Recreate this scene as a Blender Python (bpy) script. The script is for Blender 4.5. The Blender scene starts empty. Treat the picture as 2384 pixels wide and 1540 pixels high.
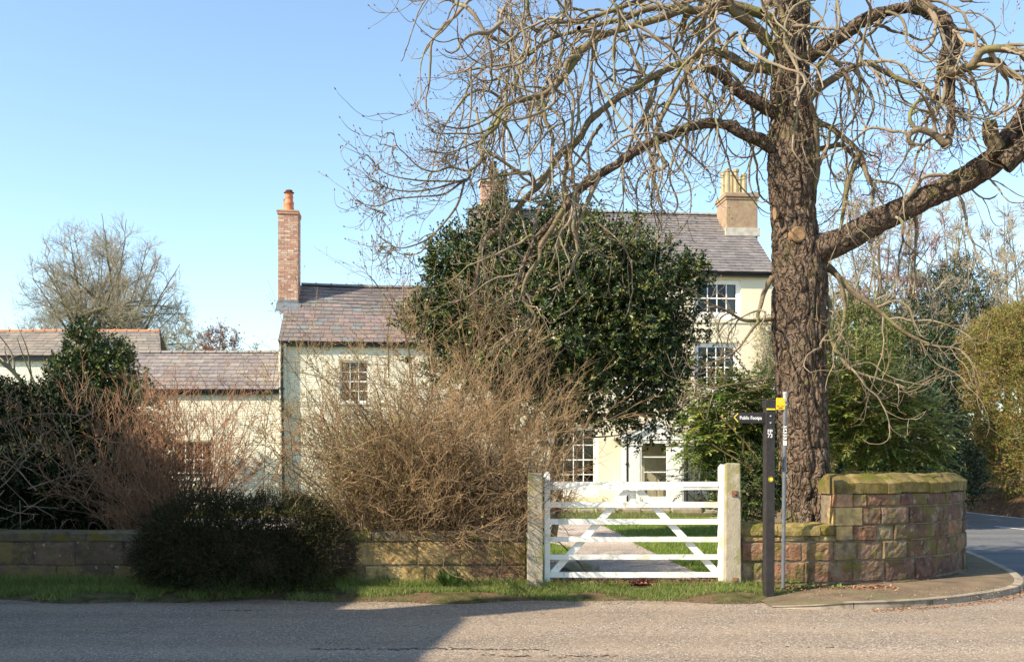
import bpy, math, random
import numpy as np
from mathutils import Vector, Matrix, noise as mnoise

# ------------------------------------------------------------------ camera, sky, sun, exposure
R = math.radians
scene = bpy.context.scene
col = scene.collection
F, CX, HY, EYE = 2318.0, 1192.0, 1080.0, 1.6      # focal length, centre column, horizon row (photo 2384 wide) and eye height

cam_d = bpy.data.cameras.new('camera')
cam = bpy.data.objects.new('camera', cam_d)
col.objects.link(cam)
cam.location = (0, 0, EYE)
cam.rotation_euler = (R(90), 0, 0)
cam_d.sensor_width = 36.0
cam_d.lens = 36.0 * F / 2384.0
cam_d.shift_y = (HY - 770.0) / 2384.0
cam_d.clip_start = 0.1
cam_d.clip_end = 3000
scene.camera = cam

SUN_EL, SUN_R = R(38), 1.7                          # elevation; shadow runs SUN_R right for each 1 away
h = math.hypot(SUN_R, 1.0)
TRAVEL = Vector((SUN_R / h * math.cos(SUN_EL), 1 / h * math.cos(SUN_EL), -math.sin(SUN_EL)))
world = bpy.data.worlds.new('World')
scene.world = world
world.use_nodes = True
wn = world.node_tree.nodes
wl = world.node_tree.links
for n in list(wn): wn.remove(n)
out = wn.new('ShaderNodeOutputWorld')
bg = wn.new('ShaderNodeBackground')
sky = wn.new('ShaderNodeTexSky')
sky.sky_type = 'NISHITA'
sky.sun_disc = False
sky.sun_elevation = SUN_EL
sky.sun_rotation = math.atan2(-TRAVEL.x, -TRAVEL.y)
sky.altitude = 0
sky.air_density = 1.0
sky.dust_density = 0.5
sky.ozone_density = 0.5
bg.inputs['Strength'].default_value = 0.15
tint = wn.new('ShaderNodeMix'); tint.data_type = 'RGBA'; tint.blend_type = 'MULTIPLY'; tint.inputs[0].default_value = 1; tint.inputs[7].default_value = (.95, 1.01, 1.0, 1)
wl.new(sky.outputs[0], tint.inputs[6]); wl.new(tint.outputs[2], bg.inputs[0])
wl.new(bg.outputs[0], out.inputs[0])

sun_d = bpy.data.lights.new('sun', 'SUN')
sun_d.energy = 4.8
sun_d.angle = R(0.53)
sun_d.color = (1.0, 0.86, 0.67)
sun = bpy.data.objects.new('sun', sun_d)
col.objects.link(sun)
sun.location = (-30, -24, 30)
sun.rotation_euler = TRAVEL.to_track_quat('-Z', 'Y').to_euler()

scene.view_settings.view_transform = 'Standard'
scene.view_settings.look = 'None'
scene.view_settings.gamma = 1
scene.view_settings.exposure = 0.95
scene.cycles.max_bounces = 6
scene.cycles.transparent_max_bounces = 10

# ------------------------------------------------------------------ helpers
def P(px, py, d):
    """a point of the photo at distance d, as a point of the place"""
    return Vector(((px - CX) / F * d, d, EYE + (HY - py) / F * d))

def tag(o, label=None, cat=None, group=None, kind=None):
    if label: o['label'] = label
    if cat: o['category'] = cat
    if group: o['group'] = group
    if kind: o['kind'] = kind
    return o

def empty(name, loc=(0, 0, 0), rz=0.0, label=None, cat=None, group=None):
    o = bpy.data.objects.new(name, None)
    o.empty_display_size = 0.2
    col.objects.link(o)
    o.location = loc
    o.rotation_euler = (0, 0, rz)
    return tag(o, label, cat, group)

def link(name, me, parent=None, loc=None, rot=None):
    o = bpy.data.objects.new(name, me)
    col.objects.link(o)
    if parent: o.parent = parent
    if loc is not None: o.location = loc
    if rot is not None: o.rotation_euler = rot
    return o

class MB:
    """collects faces for ONE mesh object"""
    def __init__(self): self.v, self.f, self.c = [], [], []
    def face(self, pts, c=None):
        i = len(self.v); self.v += [tuple(p) for p in pts]
        self.f.append(tuple(range(i, i + len(pts)))); self.c.append(c)
    def box(self, x0, x1, y0, y1, z0, z1, c=None):
        self.hexa([(x0,y0,z0),(x1,y0,z0),(x1,y1,z0),(x0,y1,z0),(x0,y0,z1),(x1,y0,z1),(x1,y1,z1),(x0,y1,z1)], c)
    def hexa(self, p, c=None):
        i = len(self.v); self.v += [tuple(q) for q in p]
        for q in ((0,3,2,1),(4,5,6,7),(0,1,5,4),(1,2,6,5),(2,3,7,6),(3,0,4,7)):
            self.f.append(tuple(i + k for k in q)); self.c.append(c)
    def prism(self, prof, y0, y1, c=None, swap=False):
        """profile in x,z (or y,z if swap) pulled from y0 to y1"""
        A = [(p[0], y0, p[1]) if not swap else (y0, p[0], p[1]) for p in prof]
        B = [(p[0], y1, p[1]) if not swap else (y1, p[0], p[1]) for p in prof]
        i = len(self.v); n = len(prof); self.v += A + B
        self.f.append(tuple(i + k for k in range(n))); self.c.append(c)
        self.f.append(tuple(i + n + n - 1 - k for k in range(n))); self.c.append(c)
        for k in range(n):
            k2 = (k + 1) % n
            self.f.append((i + k, i + n + k, i + n + k2, i + k2)); self.c.append(c)
    def bar(self, a, b, w, t, c=None, up=(0, 0, 1)):
        a, b = Vector(a), Vector(b); d = (b - a).normalized()
        s = d.cross(Vector(up))
        if s.length < 1e-3: s = d.cross(Vector((1, 0, 0)))
        s.normalize(); u = s.cross(d).normalized()
        s = s * w / 2; u = u * t / 2
        self.hexa([a-s-u, a+s-u, b+s-u, b-s-u, a-s+u, a+s+u, b+s+u, b-s+u], c)
    def tube(self, pts, rads, n=12, c=None, cap=True):
        pts = [Vector(p) for p in pts]
        if not hasattr(rads, '__len__'): rads = [rads] * len(pts)
        i0 = len(self.v)
        for k, p in enumerate(pts):
            t = (pts[min(k+1, len(pts)-1)] - pts[max(k-1, 0)]).normalized()
            s = t.cross(Vector((0.3, 1, 0.1))).normalized(); u = s.cross(t)
            for j in range(n):
                a = 2 * math.pi * j / n
                self.v.append(tuple(p + (s * math.cos(a) + u * math.sin(a)) * rads[k]))
        for k in range(len(pts) - 1):
            for j in range(n):
                j2 = (j + 1) % n
                self.f.append((i0+k*n+j, i0+k*n+j2, i0+(k+1)*n+j2, i0+(k+1)*n+j)); self.c.append(c)
        if cap:
            self.f.append(tuple(i0 + j for j in range(n))); self.c.append(c)
            self.f.append(tuple(i0 + (len(pts)-1)*n + n-1-j for j in range(n))); self.c.append(c)
    def lathe(self, cx, cy, prof, n=16, c=None):
        self.tube([(cx, cy, z) for r, z in prof], [r for r, z in prof], n, c)
    def build(self, name, m, parent=None, loc=None, rot=None, bevel=0, smooth=False, seg=2):
        me = bpy.data.meshes.new(name)
        me.from_pydata(self.v, [], self.f)
        if any(q is not None for q in self.c):
            at = me.color_attributes.new('Col', 'FLOAT_COLOR', 'CORNER')
            a = []
            for q, fc in zip(self.c, self.f):
                q = q or (1, 1, 1); a += [q[0], q[1], q[2], 1.0] * len(fc)
            at.data.foreach_set('color', a)
        me.materials.append(m)
        me.validate(); me.update()
        o = link(name, me, parent, loc, rot)
        if smooth: me.polygons.foreach_set('use_smooth', [True] * len(me.polygons))
        if bevel:
            b = o.modifiers.new('bevel', 'BEVEL'); b.width = bevel; b.segments = seg; b.limit_method = 'ANGLE'; b.angle_limit = R(40)
        return o

def np_mesh(name, V, Fq, m, parent=None, colors=None, smooth=False, loc=None):
    """numpy verts (n,3) and quads/tris (k,4|3) to ONE mesh object; colors per face"""
    me = bpy.data.meshes.new(name)
    k = Fq.shape[1]
    me.vertices.add(len(V)); me.vertices.foreach_set('co', np.ascontiguousarray(V, dtype=np.float32).ravel())
    me.loops.add(Fq.size); me.loops.foreach_set('vertex_index', np.ascontiguousarray(Fq, dtype=np.int32).ravel())
    me.polygons.add(len(Fq)); me.polygons.foreach_set('loop_start', np.arange(0, Fq.size, k, dtype=np.int32))
    me.update(calc_edges=True)
    if smooth: me.polygons.foreach_set('use_smooth', np.ones(len(Fq), dtype=bool))
    if colors is not None:
        at = me.color_attributes.new('Col', 'FLOAT_COLOR', 'CORNER')
        cc = np.concatenate([colors, np.ones((len(colors), 1))], axis=1)
        at.data.foreach_set('color', np.repeat(cc, k, axis=0).astype(np.float32).ravel())
    me.materials.append(m)
    return link(name, me, parent, loc)

# ---- materials
def mat(name, base=(0.5, 0.5, 0.5), rough=0.7, attr=False, vary=0.25, scale=6.0, spots=None, bump=0.3, bscale=30.0,
        bdist=0.01, stretch=(1, 1, 1), spec=0.4, detail=4.0, extra=None, metallic=0.0, translucent=0.0):
    """spots: (colour, scale, threshold, softness) patches of another colour (moss, lichen, dirt)"""
    m = bpy.data.materials.new(name); m.use_nodes = True
    nt = m.node_tree; N = nt.nodes; L = nt.links
    b = N['Principled BSDF']
    b.inputs['Roughness'].default_value = rough
    b.inputs['Metallic'].default_value = metallic
    b.inputs['Specular IOR Level'].default_value = spec
    tc = N.new('ShaderNodeTexCoord'); mp = N.new('ShaderNodeMapping'); mp.inputs['Scale'].default_value = stretch
    L.new(tc.outputs['Object'], mp.inputs['Vector'])
    if attr:
        c0 = N.new('ShaderNodeVertexColor'); c0.layer_name = 'Col'; cout = c0.outputs['Color']
    else:
        c0 = N.new('ShaderNodeRGB'); c0.outputs[0].default_value = (*base, 1); cout = c0.outputs[0]
    if vary:
        n = N.new('ShaderNodeTexNoise'); n.inputs['Scale'].default_value = scale; n.inputs['Detail'].default_value = detail
        L.new(mp.outputs[0], n.inputs['Vector'])
        mr = N.new('ShaderNodeMapRange'); mr.inputs[1].default_value = 0.3; mr.inputs[2].default_value = 0.7
        mr.inputs[3].default_value = 1 - vary; mr.inputs[4].default_value = 1 + vary
        L.new(n.outputs['Fac'], mr.inputs[0])
        mx = N.new('ShaderNodeMix'); mx.data_type = 'RGBA'; mx.blend_type = 'MULTIPLY'; mx.inputs[0].default_value = 1
        L.new(cout, mx.inputs[6]); L.new(mr.outputs[0], mx.inputs[7]); cout = mx.outputs[2]
    for sp in (spots or []):
        n = N.new('ShaderNodeTexNoise'); n.inputs['Scale'].default_value = sp[1]; n.inputs['Detail'].default_value = 6
        n.inputs['Roughness'].default_value = 0.65
        off = N.new('ShaderNodeVectorMath'); off.operation = 'ADD'; off.inputs[1].default_value = (sp[1] * 3.7, 5.1, sum(sp[0]) * 9)
        L.new(mp.outputs[0], off.inputs[0]); L.new(off.outputs[0], n.inputs['Vector'])
        mr = N.new('ShaderNodeMapRange'); mr.inputs[1].default_value = sp[2]; mr.inputs[2].default_value = sp[2] + sp[3]
        L.new(n.outputs['Fac'], mr.inputs[0])
        mx = N.new('ShaderNodeMix'); mx.data_type = 'RGBA'
        L.new(mr.outputs[0], mx.inputs[0]); L.new(cout, mx.inputs[6]); mx.inputs[7].default_value = (*sp[0], 1); cout = mx.outputs[2]
    L.new(cout, b.inputs['Base Color'])
    if bump:
        n = N.new('ShaderNodeTexNoise'); n.inputs['Scale'].default_value = bscale; n.inputs['Detail'].default_value = 6
        n.inputs['Roughness'].default_value = 0.6
        L.new(mp.outputs[0], n.inputs['Vector'])
        bp = N.new('ShaderNodeBump'); bp.inputs['Strength'].default_value = bump; bp.inputs['Distance'].default_value = bdist
        L.new(n.outputs['Fac'], bp.inputs['Height']); L.new(bp.outputs[0], b.inputs['Normal'])
    if translucent:
        tr = N.new('ShaderNodeBsdfTranslucent'); L.new(cout, tr.inputs[0])
        ms = N.new('ShaderNodeMixShader'); ms.inputs[0].default_value = translucent
        L.new(b.outputs[0], ms.inputs[1]); L.new(tr.outputs[0], ms.inputs[2])
        L.new(ms.outputs[0], N['Material Output'].inputs['Surface'])
    if extra: extra(m, N, L, b, mp, cout)
    return m

def brick_bump(bw, bh, mortar, strength, dist, offset_noise=0.02):
    """painted masonry: courses show as relief under the paint"""
    def f(m, N, L, b, mp, cout):
        sep = N.new('ShaderNodeSeparateXYZ'); L.new(mp.outputs[0], sep.inputs[0])
        nz = N.new('ShaderNodeTexNoise'); nz.inputs['Scale'].default_value = 1.6; L.new(mp.outputs[0], nz.inputs['Vector'])
        add = N.new('ShaderNodeMath'); add.operation = 'MULTIPLY_ADD'; add.inputs[1].default_value = 0.10
        L.new(nz.outputs['Fac'], add.inputs[0]); L.new(sep.outputs[2], add.inputs[2])
        cmb = N.new('ShaderNodeCombineXYZ'); L.new(sep.outputs[0], cmb.inputs[0]); L.new(add.outputs[0], cmb.inputs[1])
        bt = N.new('ShaderNodeTexBrick'); bt.inputs['Scale'].default_value = 1
        bt.inputs['Brick Width'].default_value = bw; bt.inputs['Row Height'].default_value = bh
        bt.inputs['Mortar Size'].default_value = mortar; bt.inputs['Mortar Smooth'].default_value = 0.8
        bt.inputs['Color1'].default_value = (0.55, 0.55, 0.55, 1); bt.inputs['Color2'].default_value = (1, 1, 1, 1)
        bt.inputs['Mortar'].default_value = (0, 0, 0, 1)
        L.new(cmb.outputs[0], bt.inputs['Vector'])
        n2 = N.new('ShaderNodeTexNoise'); n2.inputs['Scale'].default_value = 7; n2.inputs['Detail'].default_value = 5
        L.new(mp.outputs[0], n2.inputs['Vector'])
        mx = N.new('ShaderNodeMath'); mx.operation = 'MULTIPLY_ADD'; mx.inputs[1].default_value = 1.6
        L.new(n2.outputs['Fac'], mx.inputs[0]); L.new(bt.outputs['Color'], mx.inputs[2])
        bp = N.new('ShaderNodeBump'); bp.inputs['Strength'].default_value = strength; bp.inputs['Distance'].default_value = dist
        L.new(mx.outputs[0], bp.inputs['Height']); L.new(bp.outputs[0], b.inputs['Normal'])
    return f

def bark_extra(strength, dist, sc):
    def f(m, N, L, b, mp, cout):
        v = N.new('ShaderNodeTexVoronoi'); v.feature = 'DISTANCE_TO_EDGE'; v.inputs['Scale'].default_value = sc
        mp2 = N.new('ShaderNodeMapping'); mp2.inputs['Scale'].default_value = (1, 1, 0.32)
        nz = N.new('ShaderNodeTexNoise'); nz.inputs['Scale'].default_value = 4
        L.new(mp.outputs[0], nz.inputs['Vector'])
        ad = N.new('ShaderNodeVectorMath'); ad.operation = 'MULTIPLY_ADD'; ad.inputs[1].default_value = (.25, .25, .25)
        L.new(nz.outputs['Color'], ad.inputs[0]); L.new(mp.outputs[0], ad.inputs[2]); L.new(ad.outputs[0], mp2.inputs[0])
        L.new(mp2.outputs[0], v.inputs['Vector'])
        n2 = N.new('ShaderNodeTexNoise'); n2.inputs['Scale'].default_value = 45; n2.inputs['Detail'].default_value = 5
        L.new(mp.outputs[0], n2.inputs['Vector'])
        mr = N.new('ShaderNodeMapRange'); mr.inputs[1].default_value = 0; mr.inputs[2].default_value = 0.16
        L.new(v.outputs['Distance'], mr.inputs[0])
        ma = N.new('ShaderNodeMath'); ma.operation = 'MULTIPLY_ADD'; ma.inputs[1].default_value = 0.7
        L.new(n2.outputs['Fac'], ma.inputs[0]); L.new(mr.outputs[0], ma.inputs[2])
        bp = N.new('ShaderNodeBump'); bp.inputs['Strength'].default_value = strength; bp.inputs['Distance'].default_value = dist
        L.new(ma.outputs[0], bp.inputs['Height']); L.new(bp.outputs[0], b.inputs['Normal'])
    return f

def asphalt_extra(dark, light, stain):
    def f(m, N, L, b, mp, cout):
        v = N.new('ShaderNodeTexVoronoi'); v.inputs['Scale'].default_value = 75
        L.new(mp.outputs[0], v.inputs['Vector'])
        sp = N.new('ShaderNodeSeparateColor'); L.new(v.outputs['Color'], sp.inputs[0])
        cr = N.new('ShaderNodeValToRGB'); e = cr.color_ramp.elements
        e[0].position = 0.0; e[0].color = (*dark, 1); e[1].position = 1.0; e[1].color = (*light, 1)
        k = cr.color_ramp.elements.new(0.75); k.color = (*[(a * .6 + c * .4) for a, c in zip(dark, light)], 1)
        L.new(sp.outputs[0], cr.inputs[0])
        n = N.new('ShaderNodeTexNoise'); n.inputs['Scale'].default_value = 1.3; n.inputs['Detail'].default_value = 8; n.inputs['Roughness'].default_value = .7
        L.new(mp.outputs[0], n.inputs['Vector'])
        mr = N.new('ShaderNodeMapRange'); mr.inputs[1].default_value = .4; mr.inputs[2].default_value = .72; mr.inputs[4].default_value = .75
        L.new(n.outputs['Fac'], mr.inputs[0])
        mx = N.new('ShaderNodeMix'); mx.data_type = 'RGBA'; L.new(mr.outputs[0], mx.inputs[0])
        L.new(cr.outputs[0], mx.inputs[6]); mx.inputs[7].default_value = (*stain, 1)
        mp2 = N.new('ShaderNodeMapping'); mp2.inputs['Scale'].default_value = (.45, 2.6, 1); L.new(mp.outputs[0], mp2.inputs[0])
        n4 = N.new('ShaderNodeTexNoise'); n4.inputs['Scale'].default_value = .9; n4.inputs['Detail'].default_value = 9; n4.inputs['Roughness'].default_value = .72
        L.new(mp2.outputs[0], n4.inputs['Vector'])
        m4 = N.new('ShaderNodeMapRange'); m4.inputs[1].default_value = .60; m4.inputs[2].default_value = .68; m4.inputs[4].default_value = .7; L.new(n4.outputs['Fac'], m4.inputs[0])
        mx4 = N.new('ShaderNodeMix'); mx4.data_type = 'RGBA'; L.new(m4.outputs[0], mx4.inputs[0]); L.new(mx.outputs[2], mx4.inputs[6]); mx4.inputs[7].default_value = (*[q*.62 for q in stain], 1)
        mp5 = N.new('ShaderNodeMapping'); mp5.inputs['Scale'].default_value = (.07, 1.1, 1); mp5.inputs['Rotation'].default_value = (0, 0, .03); L.new(mp.outputs[0], mp5.inputs[0])
        n5 = N.new('ShaderNodeTexNoise'); n5.inputs['Scale'].default_value = 1.0; n5.inputs['Detail'].default_value = 3; L.new(mp5.outputs[0], n5.inputs['Vector'])
        m5 = N.new('ShaderNodeMapRange'); m5.inputs[1].default_value = .35; m5.inputs[2].default_value = .65; m5.inputs[3].default_value = .84; m5.inputs[4].default_value = 1.14; L.new(n5.outputs['Fac'], m5.inputs[0])
        mx5 = N.new('ShaderNodeMix'); mx5.data_type = 'RGBA'; mx5.blend_type = 'MULTIPLY'; mx5.inputs[0].default_value = 1; L.new(mx4.outputs[2], mx5.inputs[6]); L.new(m5.outputs[0], mx5.inputs[7])
        L.new(mx5.outputs[2], b.inputs['Base Color'])
        bp = N.new('ShaderNodeBump'); bp.inputs['Strength'].default_value = .9; bp.inputs['Distance'].default_value = .008
        n3 = N.new('ShaderNodeTexNoise'); n3.inputs['Scale'].default_value = 60; n3.inputs['Detail'].default_value = 5
        L.new(mp.outputs[0], n3.inputs['Vector'])
        L.new(n3.outputs['Fac'], bp.inputs['Height']); L.new(bp.outputs[0], b.inputs['Normal'])
    return f

M = {}
M['road'] = mat('asphalt', rough=.9, bump=0, extra=asphalt_extra((.12, .10, .08), (.54, .44, .34), (.32, .245, .17)), spec=.2)
M['lane'] = mat('lane_asphalt', rough=.9, bump=0, extra=asphalt_extra((.10, .105, .11), (.22, .22, .22), (.12, .12, .115)), spec=.2)
M['pave'] = mat('pavement_tarmac', (.17, .125, .08), .95, vary=.3, scale=3, bump=.8, bscale=70, spots=[((.13, .13, .06), 2.2, .52, .1), ((.32, .27, .2), 25, .62, .05)], spec=.2)
M['soil'] = mat('soil', (.10, .065, .04), .95, vary=.5, scale=9, bump=1, bscale=25, bdist=.03, spec=.1)
M['verge'] = mat('verge_soil', (.09, .085, .035), .95, vary=.5, scale=7, bump=1, bscale=30, bdist=.03, spots=[((.15, .1, .06), 3, .5, .1)], spec=.1)
M['lawn'] = mat('lawn_turf', (.13, .185, .03), .95, vary=.3, scale=2.5, bump=1, bscale=60, bdist=.03, spots=[((.22, .23, .06), .8, .5, .2)], spec=.1)
M['gravel'] = mat('gravel', rough=.9, bump=0, spec=.2, extra=asphalt_extra((.20, .16, .13), (.82, .72, .63), (.40, .33, .27)))
M['kerb'] = mat('kerb_stone', (.30, .25, .19), .9, vary=.3, scale=5, bump=.5, bscale=40, spots=[((.12, .1, .06), 3, .55, .1)])
M['paint'] = mat('white_line_paint', (.7, .7, .68), .7, vary=.2, scale=12, bump=.2)
M['white'] = mat('white_gate_paint', (.84, .82, .75), .5, vary=.05, scale=20, bump=.3, bscale=25, spots=[((.5, .45, .36), 14, .66, .05), ((.42, .27, .12), 5, .72, .04), ((.60, .59, .46), 3, .54, .10), ((.48, .45, .36), 9, .64, .05)])
M['wwhite'] = mat('white_joinery_paint', (.82, .80, .74), .45, vary=.04, bump=.1)
M['cream'] = mat('painted_masonry', (.74, .70, .55), .75, vary=.05, scale=1.2, bump=0, spots=[((.60, .55, .41), 1.1, .60, .16), ((.66, .62, .52), 4, .62, .1)], extra=brick_bump(.24, .082, .014, .75, .022))
M['creamsmooth'] = mat('painted_render', (.73, .66, .485), .75, vary=.05, scale=1, bump=.35, bscale=5, bdist=.02, spots=[((.62, .55, .38), .9, .58, .16), ((.52, .46, .33), 3, .68, .1)])
M['sill'] = mat('painted_sill', (.68, .59, .40), .7, vary=.08, bump=.3, bscale=12)
M['offwhite'] = mat('whitewashed_masonry', (.70, .68, .58), .8, vary=.12, scale=2, bump=0, extra=brick_bump(.26, .085, .014, .9, .03), spots=[((.35, .32, .24), 5, .66, .05)])
M['slate'] = mat('slates', attr=True, rough=.7, vary=.16, scale=5, bump=.5, bscale=30, spots=[((.36, .33, .24), 22, .70, .03), ((.22, .21, .14), 3, .62, .1)])
M['ridge'] = mat('ridge_tile_clay', (.16, .165, .18), .55, vary=.2, scale=6, bump=.2)
M['redridge'] = mat('ridge_tile_terracotta', (.50, .20, .10), .7, vary=.2, scale=4, bump=.3)
M['grey_ridge'] = mat('ridge_tile_stone', (.24, .22, .20), .8, vary=.25, scale=6, bump=.3)
M['black'] = mat('black_paint', (.014, .013, .013), .35, vary=.2, bump=.1)
M['lead'] = mat('lead_flashing', (.13, .15, .17), .5, vary=.2, bump=.3)
M['mortarfill'] = mat('mortar_flaunching', (.45, .42, .36), .9, vary=.2, bump=.4)
M['brick'] = mat('brickwork', attr=True, rough=.85, vary=.2, scale=20, bump=.5, bscale=50, spots=[((.62, .52, .45), 9, .60, .06)])
M['terracotta'] = mat('terracotta_pot', (.56, .19, .09), .6, vary=.12, scale=8, bump=.2)
M['buff'] = mat('buff_clay_pot', (.38, .31, .18), .8, vary=.2, scale=5, bump=.4, spots=[((.3, .27, .12), 6, .6, .1)])
M['stack'] = mat('sandstone_stack', (.31, .215, .14), .85, vary=.2, scale=6, bump=.5, spots=[((.34, .28, .16), 3, .5, .15)])
M['stone'] = mat('sandstone_blocks', attr=True, rough=.9, vary=.38, scale=9, bump=1, bscale=26, bdist=.03, spots=[((.34, .32, .26), 9, .62, .06), ((.14, .13, .035), 3, .50, .14), ((.08, .055, .04), 2.2, .54, .16), ((.22, .19, .13), 5, .56, .1)], spec=.2)
M['ashlar'] = mat('sandstone_ashlar', attr=True, rough=.9, vary=.25, scale=5, bump=.8, bscale=35, bdist=.012, spots=[((.50, .47, .38), 16, .62, .04), ((.20, .15, .06), 3, .46, .12), ((.10, .08, .05), 4, .55, .1), ((.17, .10, .06), 1.7, .56, .08)], spec=.2)
M['cope'] = mat('mossy_coping', attr=True, rough=.95, vary=.35, scale=9, bump=1, bscale=40, bdist=.02, spots=[((.17, .13, .03), 5, .50, .12), ((.11, .12, .02), 3, .55, .1), ((.55, .53, .38), 30, .70, .02)], spec=.1)
M['mortar'] = mat('wall_mortar', (.19, .155, .11), .95, vary=.35, scale=12, bump=1, bscale=40, spec=.1)
M['concrete'] = mat('gatepost_stone', (.36, .32, .24), .9, vary=.15, scale=10, bump=.8, bscale=45, spots=[((.27, .25, .12), 5, .52, .05), ((.30, .27, .2), 14, .58, .05)], stretch=(1, 1, .6))
M['rust'] = mat('rusty_iron', (.20, .10, .06), .8, vary=.35, scale=30, bump=.5, bscale=80)
M['sign_black'] = mat('black_signpost_paint', (.030, .026, .025), .55, vary=.3, scale=14, bump=.25, bscale=60)
M['letter'] = mat('white_lettering', (.85, .85, .82), .5, vary=0, bump=0)
M['dark_letter'] = mat('black_lettering', (.01, .01, .01), .5, vary=0, bump=0)
M['yellow'] = mat('yellow_plastic', (.90, .52, .01), .45, vary=.06, scale=20, bump=0)
M['yellow_paint'] = mat('yellow_paint', (.80, .68, .06), .5, vary=.15, scale=40, bump=0)
M['zinc'] = mat('galvanised_steel', (.16, .18, .20), .45, vary=.2, scale=20, bump=.1, metallic=.35)
M['zinc_light'] = mat('bare_steel_cap', (.50, .50, .50), .45, vary=.2, scale=20, bump=.1, metallic=.4)
M['bark'] = mat('chestnut_bark', (.155, .112, .080), .95, vary=.45, scale=11, bump=0, spots=[((.135, .12, .055), 3, .54, .12), ((.22, .185, .15), 7, .58, .1), ((.06, .045, .035), 4, .60, .08)], extra=bark_extra(1.0, .045, 13), spec=.15)
M['bark2'] = mat('limb_bark', (.175, .135, .085), .95, vary=.35, scale=7, bump=.9, bscale=35, bdist=.02, spots=[((.20, .19, .07), 3.5, .5, .12)], spec=.15)
M['twig'] = mat('chestnut_twigs', (.24, .19, .13), .85, vary=.3, scale=3, bump=.4, bscale=50, spots=[((.19, .18, .085), 2.2, .52, .1), ((.40, .36, .29), 5, .60, .08)], spec=.2)
M['bud'] = mat('sticky_buds', (.16, .06, .035), .4, vary=.2, bump=0)
M['cutwood'] = mat('cut_wood', (.26, .16, .08), .8, vary=.2, scale=20, bump=.4)
M['farbark'] = mat('distant_bark', (.20, .17, .12), .9, vary=.25, scale=1.5, bump=0, spots=[((.17, .18, .07), .8, .5, .15)], spec=.2)
M['fartwig'] = mat('distant_twigs', (.31, .275, .20), .9, vary=.2, scale=.6, bump=0, spec=.2)
M['redtwigfar'] = mat('distant_reddish_twigs', (.26, .15, .12), .9, vary=.3, scale=.9, bump=0, spec=.2)
M['holly'] = mat('holly_leaves', attr=True, rough=.42, vary=0, bump=0, spec=.45)
M['leaf'] = mat('soft_leaves', attr=True, rough=.5, vary=0, bump=0, spec=.35, translucent=.25)
M['needle'] = mat('conifer_sprays', attr=True, rough=.75, vary=0, bump=0, spec=.15)
M['stem'] = mat('shrub_stems', (.36, .25, .13), .85, vary=.25, scale=4, bump=0, spec=.25)
M['forsystem'] = mat('forsythia_stems', (.16, .115, .07), .85, vary=.3, scale=4, bump=0, spec=.2)
M['forsy'] = mat('forsythia_twigs', (.29, .195, .105), .8, vary=.35, scale=3, bump=0, spec=.25)
M['redtwig'] = mat('red_brown_twigs', (.34, .185, .105), .8, vary=.3, scale=3, bump=0, spec=.25)
M['palebranch'] = mat('pale_bare_branches', (.28, .21, .14), .85, vary=.2, scale=3, bump=0, spec=.25)
M['grass'] = mat('grass_blades', attr=True, rough=.6, vary=0, bump=0, spec=.25, translucent=.3)
M['litter'] = mat('dead_leaf_litter', attr=True, rough=.8, vary=0, bump=0, spec=.2)
M['curtain'] = mat('net_curtain', (.45, .45, .43), .9, vary=.1, bump=0)
M['redbrick'] = mat('plain_brick', (.14, .09, .07), .9, vary=.3, scale=5, bump=.3)

def glass_mat():
    m = bpy.data.materials.new('window_glass'); m.use_nodes = True
    N = m.node_tree.nodes; L = m.node_tree.links
    for n in list(N): N.remove(n)
    o = N.new('ShaderNodeOutputMaterial'); g = N.new('ShaderNodeBsdfGlossy'); g.inputs['Roughness'].default_value = .03
    t = N.new('ShaderNodeBsdfTransparent'); t.inputs[0].default_value = (.75, .78, .78, 1)
    fr = N.new('ShaderNodeFresnel'); fr.inputs[0].default_value = 1.55
    nz = N.new('ShaderNodeTexNoise'); nz.inputs['Scale'].default_value = 2.2
    bp = N.new('ShaderNodeBump'); bp.inputs['Strength'].default_value = .12; bp.inputs['Distance'].default_value = .05
    L.new(nz.outputs['Fac'], bp.inputs['Height']); L.new(bp.outputs[0], g.inputs['Normal'])
    mx = N.new('ShaderNodeMixShader'); L.new(fr.outputs[0], mx.inputs[0]); L.new(t.outputs[0], mx.inputs[1]); L.new(g.outputs[0], mx.inputs[2])
    L.new(mx.outputs[0], o.inputs[0])
    return m
M['glass'] = glass_mat()
M['dark'] = mat('dark_room', (.02, .018, .016), .9, vary=0, bump=0)  # near-black: the shade of unlit rooms put into the colour

def crack_mat():
    return mat('tar_crack', (.09, .075, .06), .9, vary=.4, scale=30, bump=.6, bscale=60, spec=.1)
M['crack'] = crack_mat()
# ------------------------------------------------------------------ ground, roads, pavement
def ground_sheet(name, poly, z, m, kind='structure', lab=None):
    mb = MB(); mb.face([(x, y, z) for x, y in poly]); o = mb.build(name, m)
    if mb: tag(o, lab, None, None, kind)
    return o

def smooth_line(pts, n=8):
    pts = [Vector(p) for p in pts]; q = []
    ext = [pts[0] * 2 - pts[1]] + pts + [pts[-1] * 2 - pts[-2]]
    for i in range(1, len(ext) - 2):
        p0, p1, p2, p3 = ext[i-1:i+3]
        for k in range(n):
            t = k / n
            q.append(.5 * ((2*p1) + (p2-p0)*t + (2*p0-5*p1+4*p2-p3)*t*t + (3*p1-p0-3*p2+p3)*t**3))
    q.append(pts[-1])
    return q

ground_sheet('ground', [(-900, -400), (900, -400), (900, 1500), (-900, 1500)], -0.06, M['soil'])
ground_sheet('road', [(-60, -30), (60, -30), (60, 10.4), (15.2, 12.4), (15.2, 16), (8, 14), (6.3, 12.3), (5, 12.3), (-60, 12.3)], 0.0, M['road'])

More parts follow.
